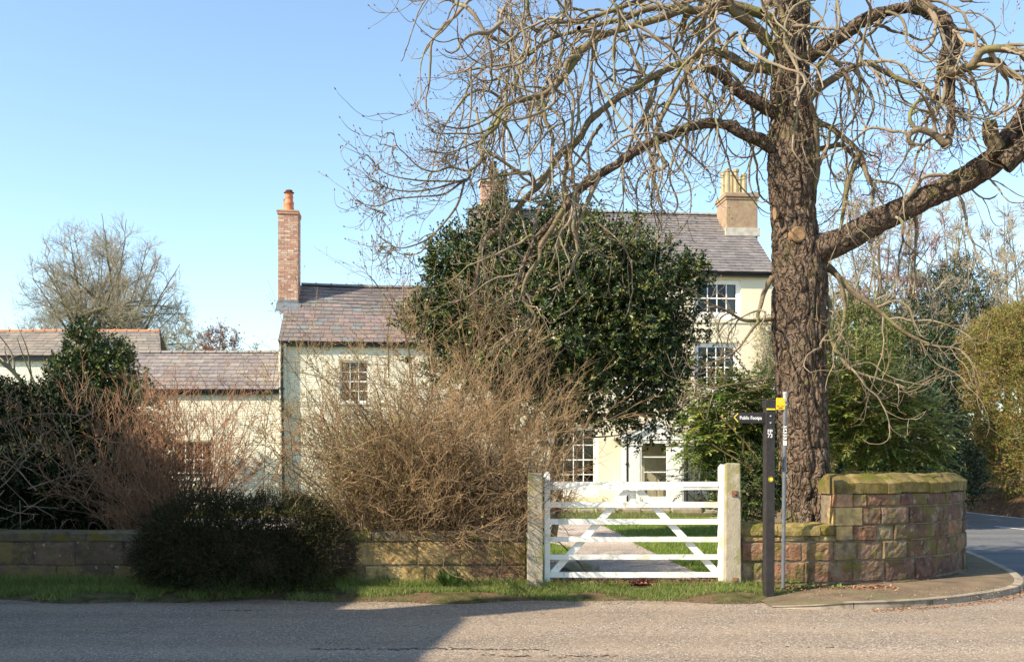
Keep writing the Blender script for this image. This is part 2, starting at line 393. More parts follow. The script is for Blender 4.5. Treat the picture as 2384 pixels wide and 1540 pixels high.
kerb_line = smooth_line([(2.9, 11.12), (3.4, 10.98), (4.2, 11.08), (4.9, 11.36), (5.6, 11.8), (6.25, 12.35), (6.72, 13.05), (7.1, 13.95), (7.4, 14.9), (8.1, 17.7), (8.9, 22), (9.9, 31), (10.5, 45)], 6)
# lane running away on the right
lane_in = [(p.x - .02, p.y) for p in kerb_line if p.y > 13.0]
lane_poly = lane_in + [(11, 60), (17, 60), (15.6, 45), (15.3, 30), (15.25, 15.5), (15.2, 12.4)]
ground_sheet('lane', lane_poly, 0.004, M['lane'])
mbl = MB()
for (x, y, x2, y2) in ((12.25, 27.9, 12.18, 29.6), (12.75, 22.6, 12.42, 25.6), (12.9, 16.4, 12.85, 19.4)):
    mbl.face([(x-.05, y, .009), (x+.05, y, .009), (x2+.05, y2, .009), (x2-.05, y2, .009)])
for seg in range(14):
    y = 15 + seg * 2.0
    mbl.face([(14.98, y, .009), (15.06, y, .009), (15.08, y+2.0, .009), (15.0, y+2.0, .009)])
o = mbl.build('road_marking', M['paint']); tag(o, kind='structure')

# pavement behind the kerb
kl = [Vector((p.x, p.y)) for p in kerb_line]
kb = MB(); acc = 0.0; nxt = .85
for i in range(len(kl) - 1):
    a, b = kl[i], kl[i+1]
    def off_n(j):
        p, q = kl[max(j-1, 0)], kl[min(j+1, len(kl)-1)]; t = (q-p).normalized(); return Vector((-t.y, t.x))
    na, nb_ = off_n(i), off_n(i+1); t = (b-a).normalized(); seg = (b-a).length
    ha = min(1.0, acc/.9)*.062 + .012; acc += seg; hb = min(1.0, acc/.9)*.062 + .012
    b2 = b
    if acc > nxt: b2 = b - t*.012; nxt += .85 + .2*math.sin(acc*9)
    kb.hexa([(*a, -.03), (*b2, -.03), (*(b2 + nb_*.12), -.03), (*(a + na*.12), -.03), (*(a+na*.015), ha), (*(b2+nb_*.015), hb), (*(b2 + nb_*.12), hb), (*(a + na*.12), ha)])
o = kb.build('kerb', M['kerb']); tag(o, kind='structure')

WC, WR = Vector((3.34, 16.0)), 3.58            # centre and radius of the curved wall
pv = MB()
ring = [(p.x, p.y) for p in kl]
inner = []
for i, p in enumerate(kl):
    v = Vector((p.x, p.y)) - WC
    if p.x < 4.3: q = Vector((p.x, 12.6))
    else:
        q = WC + v.normalized() * (WR - .3)
        if p.y > 16: q = Vector((p.x - 2.6, p.y))
    inner.append(q)
for i in range(len(kl) - 1):
    pts = []
    a, b, c, d = kl[i], kl[i+1], inner[i+1], inner[i]
    for k in range(4):
        f0, f1 = k/4, (k+1)/4
        A = a.lerp(d, f0); B = b.lerp(c, f0); C = b.lerp(c, f1); D = a.lerp(d, f1)
        def zz(q, e):
            dd = min(1, (q.x - 2.9) / .8)
            return .008 + .062 * max(0, dd) + .02 * e
        pv.face([(*A, zz(A, f0)), (*B, zz(B, f0)), (*C, zz(C, f1)), (*D, zz(D, f1))])
o = pv.build('pavement', M['pave']); tag(o, kind='structure')

# grass verge: uneven strip between road and wall
def vz(x, y):
    e = max(0, min(1, (y - 11.55 - .12 * math.sin(x * 1.7) - .08 * math.sin(x*4.1+1)) / .5))
    fade = 1 if x < 2.6 else max(0, 1 - (x - 2.6) / 1.6)
    return -.012 + (.085 * e + .02 * mnoise.noise(Vector((x*2, y*3, 0))) * e) * (.35 + .65 * fade) + .004
xs = np.linspace(-14, 4.6, 190); ys = np.linspace(11.35, 12.75, 20)
V = np.array([(x, y, vz(x, y) + .008 * mnoise.noise(Vector((x*9, y*9, 3)))) for y in ys for x in xs])
nx = len(xs)
Fq = np.array([(j*nx+i, j*nx+i+1, (j+1)*nx+i+1, (j+1)*nx+i) for j in range(len(ys)-1) for i in range(nx-1)])
tag(np_mesh('verge', V, Fq, M['verge'], smooth=True), kind='structure')

# garden behind the wall
ground_sheet('lawn', [(-40, 12.6), (4.2, 12.65), (5.4, 13.3), (6.3, 14.6), (6.6, 16.2), (6.2, 18), (5.5, 19), (5.9, 24), (6.8, 36), (8, 70), (-40, 70)], .09, M['lawn'])
drive = [(.4, 12.5), (2.7, 12.5), (2.62, 13.3), (2.5, 15), (2.4, 17.1), (2.33, 19), (2.36, 21), (2.24, 24.3), (1.6, 26.6), (-1, 27.3), (-5, 27.6), (-10, 27.6), (-10, 24), (-5, 22.6), (-1.5, 21.4), (.1, 20.2), (.72, 19.1), (1.1, 18), (.98, 17.1), (.6, 15.5)]
ground_sheet('gravel_drive', drive, .096, M['gravel'])

ground_sheet('garden_bed', [(-9, 28.1), (-1, 27.8), (1.2, 27.5), (2.8, 28.2), (6.5, 29.2), (6.5, 30.6), (2.5, 30.9), (-9, 30.6)], .0985, M['verge'])

# a worn seam and a few hollows in the road surface
ck = MB(); rng = random.Random(44)
for (x0, x1, y0, wd, pr) in ((-1.75, .3, 8.62, .022, .8), (-.3, .9, 8.33, .02, .6), (-3.2, -2.6, 10.9, .018, .6), (2.4, 3.0, 8.7, .014, .5)):
    x = x0
    while x < x1:
        L_ = rng.uniform(.012, .045)
        if rng.random() < pr:
            y = y0 + .09*mnoise.noise(Vector((x*1.6, y0, 0))) + rng.gauss(0, .022); w_ = wd*rng.uniform(.3, 1.0)
            ck.face([(x, y-w_*.3, .0045), (x+L_*.5, y-w_, .0045), (x+L_, y-w_*.2, .0045), (x+L_*.9, y+w_*.5, .0045), (x+L_*.4, y+w_, .0045), (x-.01, y+w_*.3, .0045)])
        x += L_*.6
tag(ck.build('road_crack', M['crack']), kind='structure')
# ------------------------------------------------------------------ buildings
TH = math.atan(.10)                                  # the house front turns slightly away to the right
HO = Vector((-7.8, 34.0, 0))
HU = Vector((math.cos(TH), math.sin(TH), 0)); HN = Vector((-math.sin(TH), math.cos(TH), 0))
def H(px, py, v=0.0):
    """photo point on the plane v metres behind the house front -> (u, z) along the front and up"""
    ray = Vector(((px - CX) / F, 1, (HY - py) / F)); o = HO + HN * v
    t = o.dot(HN) / ray.dot(HN); w = ray * t
    return (w - HO).dot(HU), w.z + EYE
def HU_(px, py, v=0.0): return H(px, py, v)[0]
def HZ_(px, py, v=0.0): return H(px, py, v)[1]

def wall_front(mb, u0, u1, z0, z1, holes, v=0.0, depth=.14):
    """front skin with openings and their reveals, facing the camera"""
    us = sorted({u0, u1, *[q for h in holes for q in h[:2]]}); zs = sorted({z0, z1, *[q for h in holes for q in h[2:]]})
    for a, b in zip(us[:-1], us[1:]):
        for c, d in zip(zs[:-1], zs[1:]):
            m_, n_ = (a+b)/2, (c+d)/2
            if any(h[0] < m_ < h[1] and h[2] < n_ < h[3] for h in holes): continue
            mb.face([(a, v, c), (b, v, c), (b, v, d), (a, v, d)])
    for a, b, c, d in holes:
        w = v + depth
        mb.face([(a, v, c), (a, v, d), (a, w, d), (a, w, c)]); mb.face([(b, v, c), (b, w, c), (b, w, d), (b, v, d)])
        mb.face([(a, v, d), (b, v, d), (b, w, d), (a, w, d)]); mb.face([(a, v, c), (a, w, c), (b, w, c), (b, v, c)])

def window(parent, h, cols, rows, v=0.0, rail=None, fw=.07, mw=.022, sill=True, curtains=None, setback=.09, sillmat='wwhite', hang=.06):
    u0, u1, z0, z1 = h
    y0 = v + setback
    mb = MB()
    mb.box(u0, u0+fw, y0, y0+.06, z0, z1); mb.box(u1-fw, u1, y0, y0+.06, z0, z1)
    mb.box(u0+fw, u1-fw, y0, y0+.06, z1-fw, z1); mb.box(u0+fw, u1-fw, y0, y0+.06, z0, z0+fw*1.1)
    gu0, gu1, gz0, gz1 = u0+fw, u1-fw, z0+fw*1.1, z1-fw
    for i in range(1, cols):
        x = gu0 + (gu1-gu0)*i/cols; mb.box(x-mw/2, x+mw/2, y0+.012, y0+.04, gz0, gz1)
    for j in range(1, rows):
        z = gz0 + (gz1-gz0)*j/rows; w = .045 if j == rail else mw
        e = .006 if j == rail else .003
        for i in range(cols):
            a = gu0 + (gu1-gu0)*i/cols + (mw/2 if i else 0); b = gu0 + (gu1-gu0)*(i+1)/cols - (mw/2 if i < cols-1 else 0)
            mb.box(a, b, y0+.012-e, y0+.038, z-w/2, z+w/2)
    o = mb.build('window', M['wwhite'], parent)
    g = MB(); g.face([(gu0, y0+.030, gz0), (gu1, y0+.030, gz0), (gu1, y0+.030, gz1), (gu0, y0+.030, gz1)]); g.build('pane', M['glass'], o)
    if sill:
        s = MB(); s.prism([(v-hang, z0-.09), (v-hang, z0-.02), (v+setback, z0), (v+setback, z0-.09)], u0-.04, u1+.04, swap=True)
        s.build('sill', M[sillmat], o, bevel=.006)
    if curtains:
        for (a, b) in curtains:
            c = MB(); n = 14; A = gu0 + (gu1-gu0)*a; B = gu0 + (gu1-gu0)*b
            for k in range(n):
                xa = A + (B-A)*k/n; xb = A + (B-A)*(k+1)/n
                c.face([(xa, y0+.13+.03*(k % 2), gz0), (xb, y0+.13+.03*((k+1) % 2), gz0), (xb, y0+.13+.03*((k+1) % 2), gz1), (xa, y0+.13+.03*(k % 2), gz1)])
            c.build('curtain', M['curtain'], o)
    return o

SLATE = [(.190, .145, .138), (.165, .135, .130), (.205, .152, .138), (.150, .138, .132), (.178, .155, .132), (.215, .162, .145)]
MAINSLATE = [(.185, .165, .160), (.172, .155, .150), (.198, .178, .170), (.165, .150, .148)]
def slates(parent, u0, u1, v0, z0, v1, z1, sw, rows, pal, seed, name='roof', sag=0.0, odd=None):
    rng = random.Random(seed); mb = MB()
    dv, dz = v1-v0, z1-z0; L = math.hypot(dv, dz); n = Vector((0, -dz/L, dv/L)); e = L/rows
    def S(u, s, h): 
        g = -sag * math.sin(math.pi * (u-u0)/(u1-u0)) * (s/L)
        return (u, v0 + dv*s/L + n.y*h, z0 + dz*s/L + n.z*h + g)
    for r in range(rows):
        x = u0 - (sw/2 if r % 2 else 0) - rng.uniform(0, .02)
        s0 = r*e; s1 = min(L, s0 + e*1.25)
        while x < u1:
            w = sw * rng.uniform(.92, 1.08); a, b = max(x, u0), min(x+w-.013, u1)
            if b - a > .02:
                c = rng.choice(pal); k = rng.uniform(.88, 1.12)
                if odd and rng.random() < odd[0]: c = odd[1]
                c = tuple(q*k for q in c); t = rng.uniform(.020, .034); j = rng.uniform(-.012, .012)
                j2 = j + rng.uniform(-.006, .006)
                mb.hexa([S(a, s0+j, .004), S(b, s0+j2, .004), S(b, s1, -.006), S(a, s1, -.006), S(a, s0+j, t), S(b, s0+j2, t), S(b, s1, .001), S(a, s1, .001)], c)
            x += w
    # under-roof skin
    mb.face([S(u0, 0, -.012), S(u1, 0, -.012), S(u1, L, -.012), S(u0, L, -.012)], (.08, .07, .07))
    return mb

BR = [(.42, .22, .15), (.46, .27, .19), (.38, .20, .145), (.50, .33, .24), (.45, .31, .24), (.52, .39, .30)]
def brick_box(mb, x0, x1, y0, y1, z0, z1, seed, bl=.225, bh=.078, pal=BR, lean=0.0):
    """courses of single bricks round a stack, mortar core behind"""
    rng = random.Random(seed)
    mb.box(x0+.006, x1-.006, y0+.006, y1-.006, z0, z1, (.46, .40, .33))
    z = z0; r = 0
    while z < z1 - .02:
        zt = min(z + bh - .011, z1)
        for side in range(4):
            L = (x1-x0) if side in (0, 2) else (y1-y0)
            s = -bl/2 if (r + side) % 2 else 0.0
            while s < L - .01:
                w = bl if rng.random() < .7 else bl/2
                a, b = max(s, 0), min(s + w - .011, L)
                if b - a > .02:
                    c = rng.choice(pal); k = rng.uniform(.8, 1.15); c = tuple(q*k for q in c); p = rng.uniform(0, .003)
                    if side == 0: mb.box(x0+a, x0+b, y0-p, y0+.004, z, zt, c)
                    elif side == 2: mb.box(x0+a, x0+b, y1-.004, y1+p, z, zt, c)
                    elif side == 1: mb.box(x1-.004, x1+p, y0+a, y0+b, z, zt, c)
                    else: mb.box(x0-p, x0+.004, y0+a, y0+b, z, zt, c)
                s += w
        z += bh; r += 1

def ridge_run(mb, u0, u1, v, z, L, rad, sag=0, seed=1):
    rng = random.Random(seed); u = u0
    while u < u1 - .02:
        b = min(u + L, u1)
        def zz(q): return z - sag * math.sin(math.pi*(q-u0)/(u1-u0)) 
        pr = []
        for k in range(7):
            a = math.pi * k / 6; pr.append((v - math.cos(a)*rad, math.sin(a)*rad*.75))
        A = [(u, p, q + zz(u)) for p, q in pr]; B = [(b, p, q*1.0 + zz(b)) for p, q in pr]
        i = len(mb.v); mb.v += A + B; n = 7
        for k in range(n-1): mb.f.append((i+k, i+k+1, i+n+k+1, i+n+k)); mb.c.append(None)
        mb.f.append(tuple(i+k for k in range(n))); mb.c.append(None); mb.f.append(tuple(i+n+n-1-k for k in range(n))); mb.c.append(None)
        # raised lap at the joint
        A = [(b-.05, v+(p-v)*1.22, q*1.22 + zz(b)) for p, q in pr]; B = [(b+.005, v+(p-v)*1.22, q*1.22 + zz(b)) for p, q in pr]
        i = len(mb.v); mb.v += A + B
        for k in range(n-1): mb.f.append((i+k, i+k+1, i+n+k+1, i+n+k)); mb.c.append(None)
        mb.f.append(tuple(i+k for k in range(n))); mb.c.append(None); mb.f.append(tuple(i+n+n-1-k for k in range(n))); mb.c.append(None)
        u = b

def gutter(parent, u0, u1, v, z, name='gutter', rad=.06):
    mb = MB(); pr = [(v - rad - math.cos(a)*rad, z - math.sin(a)*rad) for a in [math.pi*k/8 for k in range(9)]]
    pr2 = [(v - rad - math.cos(a)*(rad-.008), z - math.sin(a)*(rad-.008)) for a in [math.pi*k/8 for k in range(8, -1, -1)]]
    mb.prism(pr + pr2, u0, u1, swap=True)
    mb.box(u0, u1, v-.03, v-.004, z-.15, z+.01)
    return mb.build(name, M['black'], parent)
def downpipe(parent, pts, rad=.036, joints=()):
    mb = MB(); mb.tube(pts, rad, 12)
    for (x, y, z) in joints:
        mb.tube([(x, y, z-.05), (x, y, z+.05)], rad*1.35, 12); mb.box(x-rad*2, x+rad*2, y+rad*.5, y+rad+.05, z-.015, z+.015)
    return mb.build('downpipe', M['black'], parent, smooth=False)

# ---- main house (cream, three storeys)
house = empty('main_house', HO, TH, 'tall cream three storey house with grey slate roof and gabled porch, behind the evergreen tree', 'house')
mu0, mu1 = HU_(1108, 600), HU_(1799, 640)
me_z = HZ_(1600, 630, -.18); RD = 3.6
mr_z = HZ_(1500, 497, RD)
wins = {}
GW0 = (HU_(1279, 1070), HU_(1393, 1070), HZ_(1335, 1150), HZ_(1335, 990))
GW1 = (HU_(1622, 1070), HU_(1728, 1070), HZ_(1675, 1143), HZ_(1675, 990))
FW1 = (HU_(1617, 850), HU_(1720, 850), HZ_(1670, 912), HZ_(1670, 797))
TW1 = (HU_(1617, 690), HU_(1725, 690), HZ_(1670, 737), HZ_(1670, 650))
dx = GW1[0] - GW0[0]
FW0 = (FW1[0]-dx, FW1[1]-dx, FW1[2], FW1[3]); TW0 = (TW1[0]-dx, TW1[1]-dx, TW1[2], TW1[3])
mid = (FW0[0] + FW1[0]) / 2
FWm = (mid, mid + FW1[1]-FW1[0], FW1[2], FW1[3]); TWm = (mid, mid + TW1[1]-TW1[0], TW1[2], TW1[3])
PD0, PD1 = HU_(1490, 1100), HU_(1556, 1100)
hs = [GW0, GW1, FW0, FW1, TW0, TW1, FWm, TWm]
w = MB(); wall_front(w, mu0, mu1, -.05, me_z, hs, depth=.2)
DP = 2*RD
for a in (mu0, mu1):
    w.face([(a, 0, -.05), (a, 0, me_z), (a, RD, mr_z-.05), (a, DP, me_z), (a, DP, -.05)])
w.face([(mu0, DP, -.05), (mu0, DP, me_z), (mu1, DP, me_z), (mu1, DP, -.05)])
iw = MB(); iw.face([(mu0+.02, 1.2, -.05), (mu1-.02, 1.2, -.05), (mu1-.02, 1.2, me_z-.1), (mu0+.02, 1.2, me_z-.1)]); iw.face([(mu0+.02, .2, 2.95), (mu1-.02, .2, 2.95), (mu1-.02, 1.2, 2.95), (mu0+.02, 1.2, 2.95)]); iw.build('unlit_room_lining', M['dark'], house)  # near-black lining stands in for the unlit rooms behind the panes
# plain band (string course) between the upper storeys and under the eaves
zb = HZ_(1700, 745)
w.box(mu0+.01, mu1-.01, -.035, -.002, zb-.10, zb+.02); w.box(mu0+.01, mu1-.01, -.05, -.002, me_z-.16, me_z-.01)
w.build('wall', M['creamsmooth'], house)
for hdef, c, r_, rl, cu in ((GW0, 4, 4, 2, None), (GW1, 4, 4, 2, [(.0, .3)]), (FW0, 4, 4, 2, None), (FW1, 4, 4, 2, [(.8, 1)]), (TW0, 4, 2, 1, [(.72, 1)]), (TW1, 4, 2, 1, [(.76, 1)]), (FWm, 4, 4, 2, [(0, .2)]), (TWm, 4, 2, 1, [(0, .25)])):
    window(house, hdef, c, r_, rail=rl, fw=.16, curtains=cu, mw=.034, sill=True, hang=.02)
s = MB(); s.box(GW0[0]-.1, GW0[1]+.12, -.13, -.003, GW0[2]-.28, GW0[2]-.10); s.box(GW1[0]-.1, GW1[1]+.12, -.13, -.003, GW1[2]-.28, GW1[2]-.10)
s.box(mu0, mu1, -.045, -.002, 0, .22)
s.build('sill_course', M['sill'], house, bevel=.01)
# roof front + back
roof = slates(house, mu0-.08, mu1+.10, -.20, me_z+.0, RD, mr_z, .27, 22, MAINSLATE, 5)
L_ = MB(); roof.face([(mu0-.08, RD, mr_z-.01), (mu1+.1, RD, mr_z-.01), (mu1+.1, DP+.2, me_z), (mu0-.08, DP+.2, me_z)], (.2, .18, .18))
ro = roof.build('roof', M['slate'], house)
rr = MB(); ridge_run(rr, mu0-.08, mu1+.1, RD, mr_z-.01, .45, .12); rr.build('ridge', M['grey_ridge'], ro)
gutter(house, mu0, mu1+.1, -.14, me_z-.02, rad=.07)
# right chimney
cu0, cu1 = HU_(1691, 480, 2.2), HU_(1764, 480, 2.2)
cz0, cz1 = HZ_(1725, 530, 2.2), HZ_(1725, 449, 2.2)
ch = MB(); ch.box(cu0, cu1, 2.2, 3.4, cz0-1.2, cz1-.02); ch.box(cu0-.07, cu1+.07, 2.13, 3.47, cz1-.16, cz1); ch.box(cu0-.03, cu1+.03, 2.17, 3.43, cz1-.26, cz1-.16)
cho = ch.build('chimney', M['stack'], house, bevel=.02)
for i in range(6):
    pm = MB(); x = cu0 + .14 + (i % 3) * .33; y = 2.5 + (i // 3) * .5
    z0, z1 = cz1-.01, HZ_(1720, 395, 2.5) + (-.16 if i % 3 == 2 else 0)
    pm.tube([(x, y, z0), (x, y, z0+.10)], [.13, .12], 8); pm.tube([(x, y, z0+.1), (x, y, z1-.1)], [.11, .095], 8)
    pm.tube([(x, y, z1-.1), (x, y, z1)], [.12, .125], 8)
    pm.build('chimney_pot', M['buff'], cho)
fl = MB(); fl.box(cu0-.06, cu1+.06, 2.1, 2.2, cz0-.32, cz0-.02); fl.build('flashing', M['mortarfill'], cho)
# left chimney, with tall pot and aerial
lu0, lu1 = HU_(1121, 440, 2.8), HU_(1176, 440, 2.8)
lz1 = HZ_(1150, 424, 2.8)
ch = MB(); brick_box(ch, lu0, lu1, 2.8, 3.7, mr_z-1.2, lz1, 8); ch.box(lu0-.05, lu1+.05, 2.75, 3.75, lz1, lz1+.14, (.5, .42, .3))
cho2 = ch.build('chimney', M['brick'], house)
px = (lu0+lu1)/2 + .02
pt = HZ_(1148, 375, 3.0)
pm = MB(); pm.box(px-.16, px+.16, 2.95, 3.27, lz1+.14, pt-.42); pm.box(px-.2, px+.2, 2.91, 3.31, pt-.42, pt-.3); pm.build('chimney_pot', M['buff'], cho2)
pm = MB(); pm.tube([(px, 3.11, pt-.3), (px, 3.11, pt)], [.13, .15], 12); pm.build('chimney_cowl', M['black'], cho2)
aer = MB(); ax = HU_(1179, 400, 2.7); az0, az1 = HZ_(1179, 462, 2.7), HZ_(1180, 272, 2.7)
aer.tube([(ax, 2.72, az0), (ax+.03, 2.72, az1)], .022, 6)
bx = HU_(1236, 274, 2.7)
aer.tube([(ax, 2.72, az1), (bx, 2.62, az1+.04)], .014, 5)
for k in range(10):
    x = ax + .1 + (bx-ax-.15)*k/9; aer.tube([(x, 2.45, az1+.01), (x, 2.95, az1+.01)], .009, 4); aer.tube([(x, 2.68, az1-.10), (x, 2.68, az1+.12)], .007, 4)
aer.tube([(ax-.35, 2.72, az0+.1), (ax, 2.72, az0+.25)], .016, 5)
aer.build('aerial', M['zinc_light'], cho2)

# porch
po_v = -1.25
pu0, pu1 = HU_(1464, 1100, po_v), HU_(1590, 1100, po_v)
pz_e = HZ_(1525, 1023, po_v); pz_a = HZ_(1500, 985, po_v); pmx = (pu0+pu1)/2
PM = MB()
PM.prism([(pu0-.22, pz_e), (pu1+.22, pz_e), (pu1+.16, pz_e+.07), (pmx, pz_a), (pu0-.16, pz_e+.07)], po_v-.02, po_v+.04)
PM.bar((pu0-.28, po_v-.07, pz_e+.0), (pmx, po_v-.07, pz_a+.05), .05, .14); PM.bar((pmx, po_v-.07, pz_a+.05), (pu1+.28, po_v-.07, pz_e+.0), .05, .14)
dz1 = pz_e - .03
for (a, b) in ((pu0-.01, HU_(1493, 1100, po_v)), (HU_(1552, 1100, po_v), pu1+.01)):
    PM.box(a, b, po_v-.03, po_v+.1, .12, dz1); PM.box(a-.03, b+.03, po_v-.06, po_v+.12, dz1-.16, dz1-.06); PM.box(a+.06, b-.06, po_v-.045, po_v-.03, .3, dz1-.3)
dl, dr = HU_(1495, 1100, po_v), HU_(1550, 1100, po_v)
PM.box(dl-.02, dr+.02, po_v-.0, po_v+.06, dz1-.09, dz1); PM.box(dl-.02, dr+.02, po_v+.0, po_v+.06, .12, .5)
for z in (HZ_(1520, 1063, po_v), HZ_(1520, 1098, po_v), ): PM.box(dl, dr, po_v+.008, po_v+.05, z-.02, z+.02)
# side walls of the porch: low panel, glazing bars
for sx, t in ((pu0, 1), (pu1, -1)):
    PM.box(min(sx, sx+.07*t), max(sx, sx+.07*t), po_v+.1, -.002, .1, .95)
    PM.box(min(sx, sx+.07*t), max(sx, sx+.07*t), po_v+.1, -.002, dz1-.12, dz1)
    for k in range(4):
        y = po_v + .12 + k*.34; PM.box(min(sx, sx+.05*t), max(sx, sx+.05*t), y, y+.05, .95, dz1-.12)
porch = PM.build('porch', M['wwhite'], house)
pr_ = MB(); n_ = 6
for side in (-1, 1):
    e = pu0-.3 if side < 0 else pu1+.3
    for r in range(n_):
        f0, f1 = r/n_, (r+1)/n_
        xa, xb = e + (pmx-e)*f0, e + (pmx-e)*f1
        za, zb_ = pz_e+.03 + (pz_a+.09-pz_e)*f0, pz_e+.03 + (pz_a+.09-pz_e)*f1
        pr_.hexa([(xa, po_v-.12, za), (xb, po_v-.12, zb_-.01), (xb, -.01, zb_-.01), (xa, -.01, za), (xa, po_v-.12, za+.03), (xb, po_v-.12, zb_+.005), (xb, -.01, zb_+.005), (xa, -.01, za+.03)], (.27, .23, .22))
pr_.build('roof', M['slate'], porch)
g = MB(); g.face([(dl, po_v+.03, .5), (dr, po_v+.03, .5), (dr, po_v+.03, dz1-.09), (dl, po_v+.03, dz1-.09)])
g.face([(pu0+.03, po_v+.1, .95), (pu0+.03, -.01, .95), (pu0+.03, -.01, dz1-.12), (pu0+.03, po_v+.1, dz1-.12)]); g.build('pane', M['glass'], porch)
st = MB(); st.box(pu0-.25, pu1+.45, po_v-.55, -.05, .02, .16); st.box(pu0-.05, pu1+.1, po_v-.2, -.06, .16, .235); st.build('step', M['kerb'], porch, bevel=.015)
# panelled front door behind the porch glass
dm = MB(); a, b = HU_(1500, 1100), HU_(1560, 1100); dm.box(a, b, -.03, -.003, .12, 2.2)
for (f0, f1) in ((.08, .46), (.54, .92)):
    for (z0, z1) in ((.25, .75), (.85, 1.45), (1.55, 2.05)):
        dm.box(a+(b-a)*f0, a+(b-a)*f1, -.045, -.03, z0, z1)
door = dm.build('door', M['sill'], house, bevel=.006)
kb_ = MB(); kb_.lathe(0, 0, [(.0, 0), (.03, .01), (.03, .03), (.0, .045)], 10); kb_.build('handle', M['black'], door, loc=(a+.1, -.045, 1.05), rot=(R(90), 0, 0))
downpipe(house, [(pu0-.06, po_v-.02, pz_e-.02), (pu0-.06, po_v-.02, .15)], .035, [(pu0-.06, po_v-.02, 1.6), (pu0-.06, po_v-.02, .7)])
downpipe(house, [(pu1+.14, po_v-.0, pz_e-.02), (pu1+.14, po_v-.0, .15)], .035, [(pu1+.14, po_v, 1.6)])
bm_ = MB(); bm_.lathe(0, 0, [(.0, 0), (.035, .0), (.035, .03), (0, .04)], 12); bm_.build('doorbell', M['wwhite'], house, loc=(HU_(1573, 1075, po_v), po_v-.03, HZ_(1573, 1075, po_v)), rot=(R(90), 0, 0))

# ---- lower wing
WV = .0
wing = empty('cottage_wing', HO, TH, 'cream brick wing with purple slate roof and a tall brick chimney at its left gable', 'house')
wu0, wu1 = HU_(652, 900), mu0 - .01
we_z = HZ_(700, 793, -.15); WR_ = 3.1; wr_z = HZ_(760, 664, WR_)
WU = (HU_(791, 870), HU_(858, 870), HZ_(823, 935), HZ_(823, 839))
WG = (HU_(845, 1040), HU_(955, 1040), HZ_(900, 1083), HZ_(900, 992))
w = MB(); wall_front(w, wu0+.22, wu1, -.05, we_z, [WU, WG], depth=.16)
w.box(wu0, wu0+.22, -.16, 0, -.05, we_z-.05)       # the left end stands slightly proud
for a in (wu0, wu1):
    w.face([(a, 0, -.05), (a, 0, we_z), (a, WR_, wr_z-.04), (a, 2*WR_, we_z), (a, 2*WR_, -.05)])
w.face([(wu0, 2*WR_, -.05), (wu0, 2*WR_, we_z), (wu1, 2*WR_, we_z), (wu1, 2*WR_, -.05)])
iw = MB(); iw.face([(wu0+.02, 1.0, -.05), (wu1-.02, 1.0, -.05), (wu1-.02, 1.0, we_z-.1), (wu0+.02, 1.0, we_z-.1)]); iw.build('unlit_room_lining', M['dark'], wing)
w.box(wu0-.06, wu0-.002, .1, 2*WR_-.1, we_z-1.1, we_z-.3)
w.build('wall', M['cream'], wing)
window(wing, WU, 3, 4, rail=2, fw=.055, mw=.026, hang=.05, curtains=[(0, .16), (.86, 1)])
window(wing, WG, 3, 3, rail=None, fw=.07, mw=.03, hang=.07, curtains=[(0, .2)])
lm = MB(); lm.box(WU[0]-.1, WU[1]+.1, -.012, .004, WU[3]+.02, WU[3]+.28); lm.build('lintel', M['cream'], wing, bevel=.006)
rf = slates(wing, wu0-.05, wu1, -.17, we_z-.02, WR_, wr_z, .36, 15, SLATE, 9, sag=.05, odd=(.05, (.16, .18, .185)))
rf.face([(wu0-.05, WR_, wr_z-.01), (wu1, WR_, wr_z-.01), (wu1, 2*WR_+.2, we_z), (wu0-.05, 2*WR_+.2, we_z)], (.2, .17, .17))
wro = rf.build('roof', M['slate'], wing)
kx0, kx1 = HU_(649, 600, 2.1), HU_(695, 600, 2.1)
rr = MB(); ridge_run(rr, kx1, wu1, WR_, wr_z-.01, .56, .13, sag=.04); rr.build('ridge', M['ridge'], wro)
gutter(wing, wu0-.02, wu1, -.10, we_z-.03, rad=.06)
downpipe(wing, [(wu0+.10, -.22, we_z-.1), (wu0+.08, -.22, HZ_(658, 905)), (wu0+.10, -.22, HZ_(658, 905)-.3), (wu0+.15, -.22, .1)], .045,
         [(wu0+.085, -.22, HZ_(658, 905)), (wu0+.10, -.22, HZ_(658, 930)), (wu0+.12, -.22, HZ_(660, 1060))])
bxx = HU_(756, 800, -.1); br_ = MB(); br_.bar((bxx-.02, -.08, we_z-.12), (bxx-.14, -.2, we_z-.26), .03, .03);
br2 = MB(); br2.bar((bxx+.1, -.08, we_z-.12), (bxx+.16, -.2, we_z-.26), .03, .03); br2.build('bracket', M['black'], wing)
br_.build('bracket', M['black'], wing)
# chimney
sl = (wr_z - we_z) / (WR_ + .15)
cv0 = 1.9
cz_top = HZ_(670, 490, cv0)
ch = MB(); brick_box(ch, kx0, kx1, cv0, cv0+.85, we_z + sl*cv0 - .1, cz_top-.12, 4)
ch.box(kx0-.03, kx1+.02, cv0-.035, cv0+.885, cz_top-.12, cz_top-.03, (.42, .20, .14)); ch.box(kx0-.06, kx1+.03, cv0-.05, cv0+.9, cz_top-.03, cz_top+.02, (.40, .30, .16))
cho = ch.build('chimney', M['brick'], wing)
fl = MB(); zf = we_z + sl*(cv0+.15)
fl.box(kx0-.02, kx1+.04, cv0-.03, cv0-.008, zf-.02, zf+.14); fl.hexa([(kx0-.05, cv0-.38, zf-.31), (kx1+.12, cv0-.38, zf-.31), (kx1+.12, cv0-.03, zf-.0), (kx0-.05, cv0-.03, zf-.0), (kx0-.05, cv0-.38, zf-.27), (kx1+.12, cv0-.38, zf-.27), (kx1+.12, cv0-.03, zf+.04), (kx0-.05, cv0-.03, zf+.04)])
fl.build('flashing', M['lead'], cho)
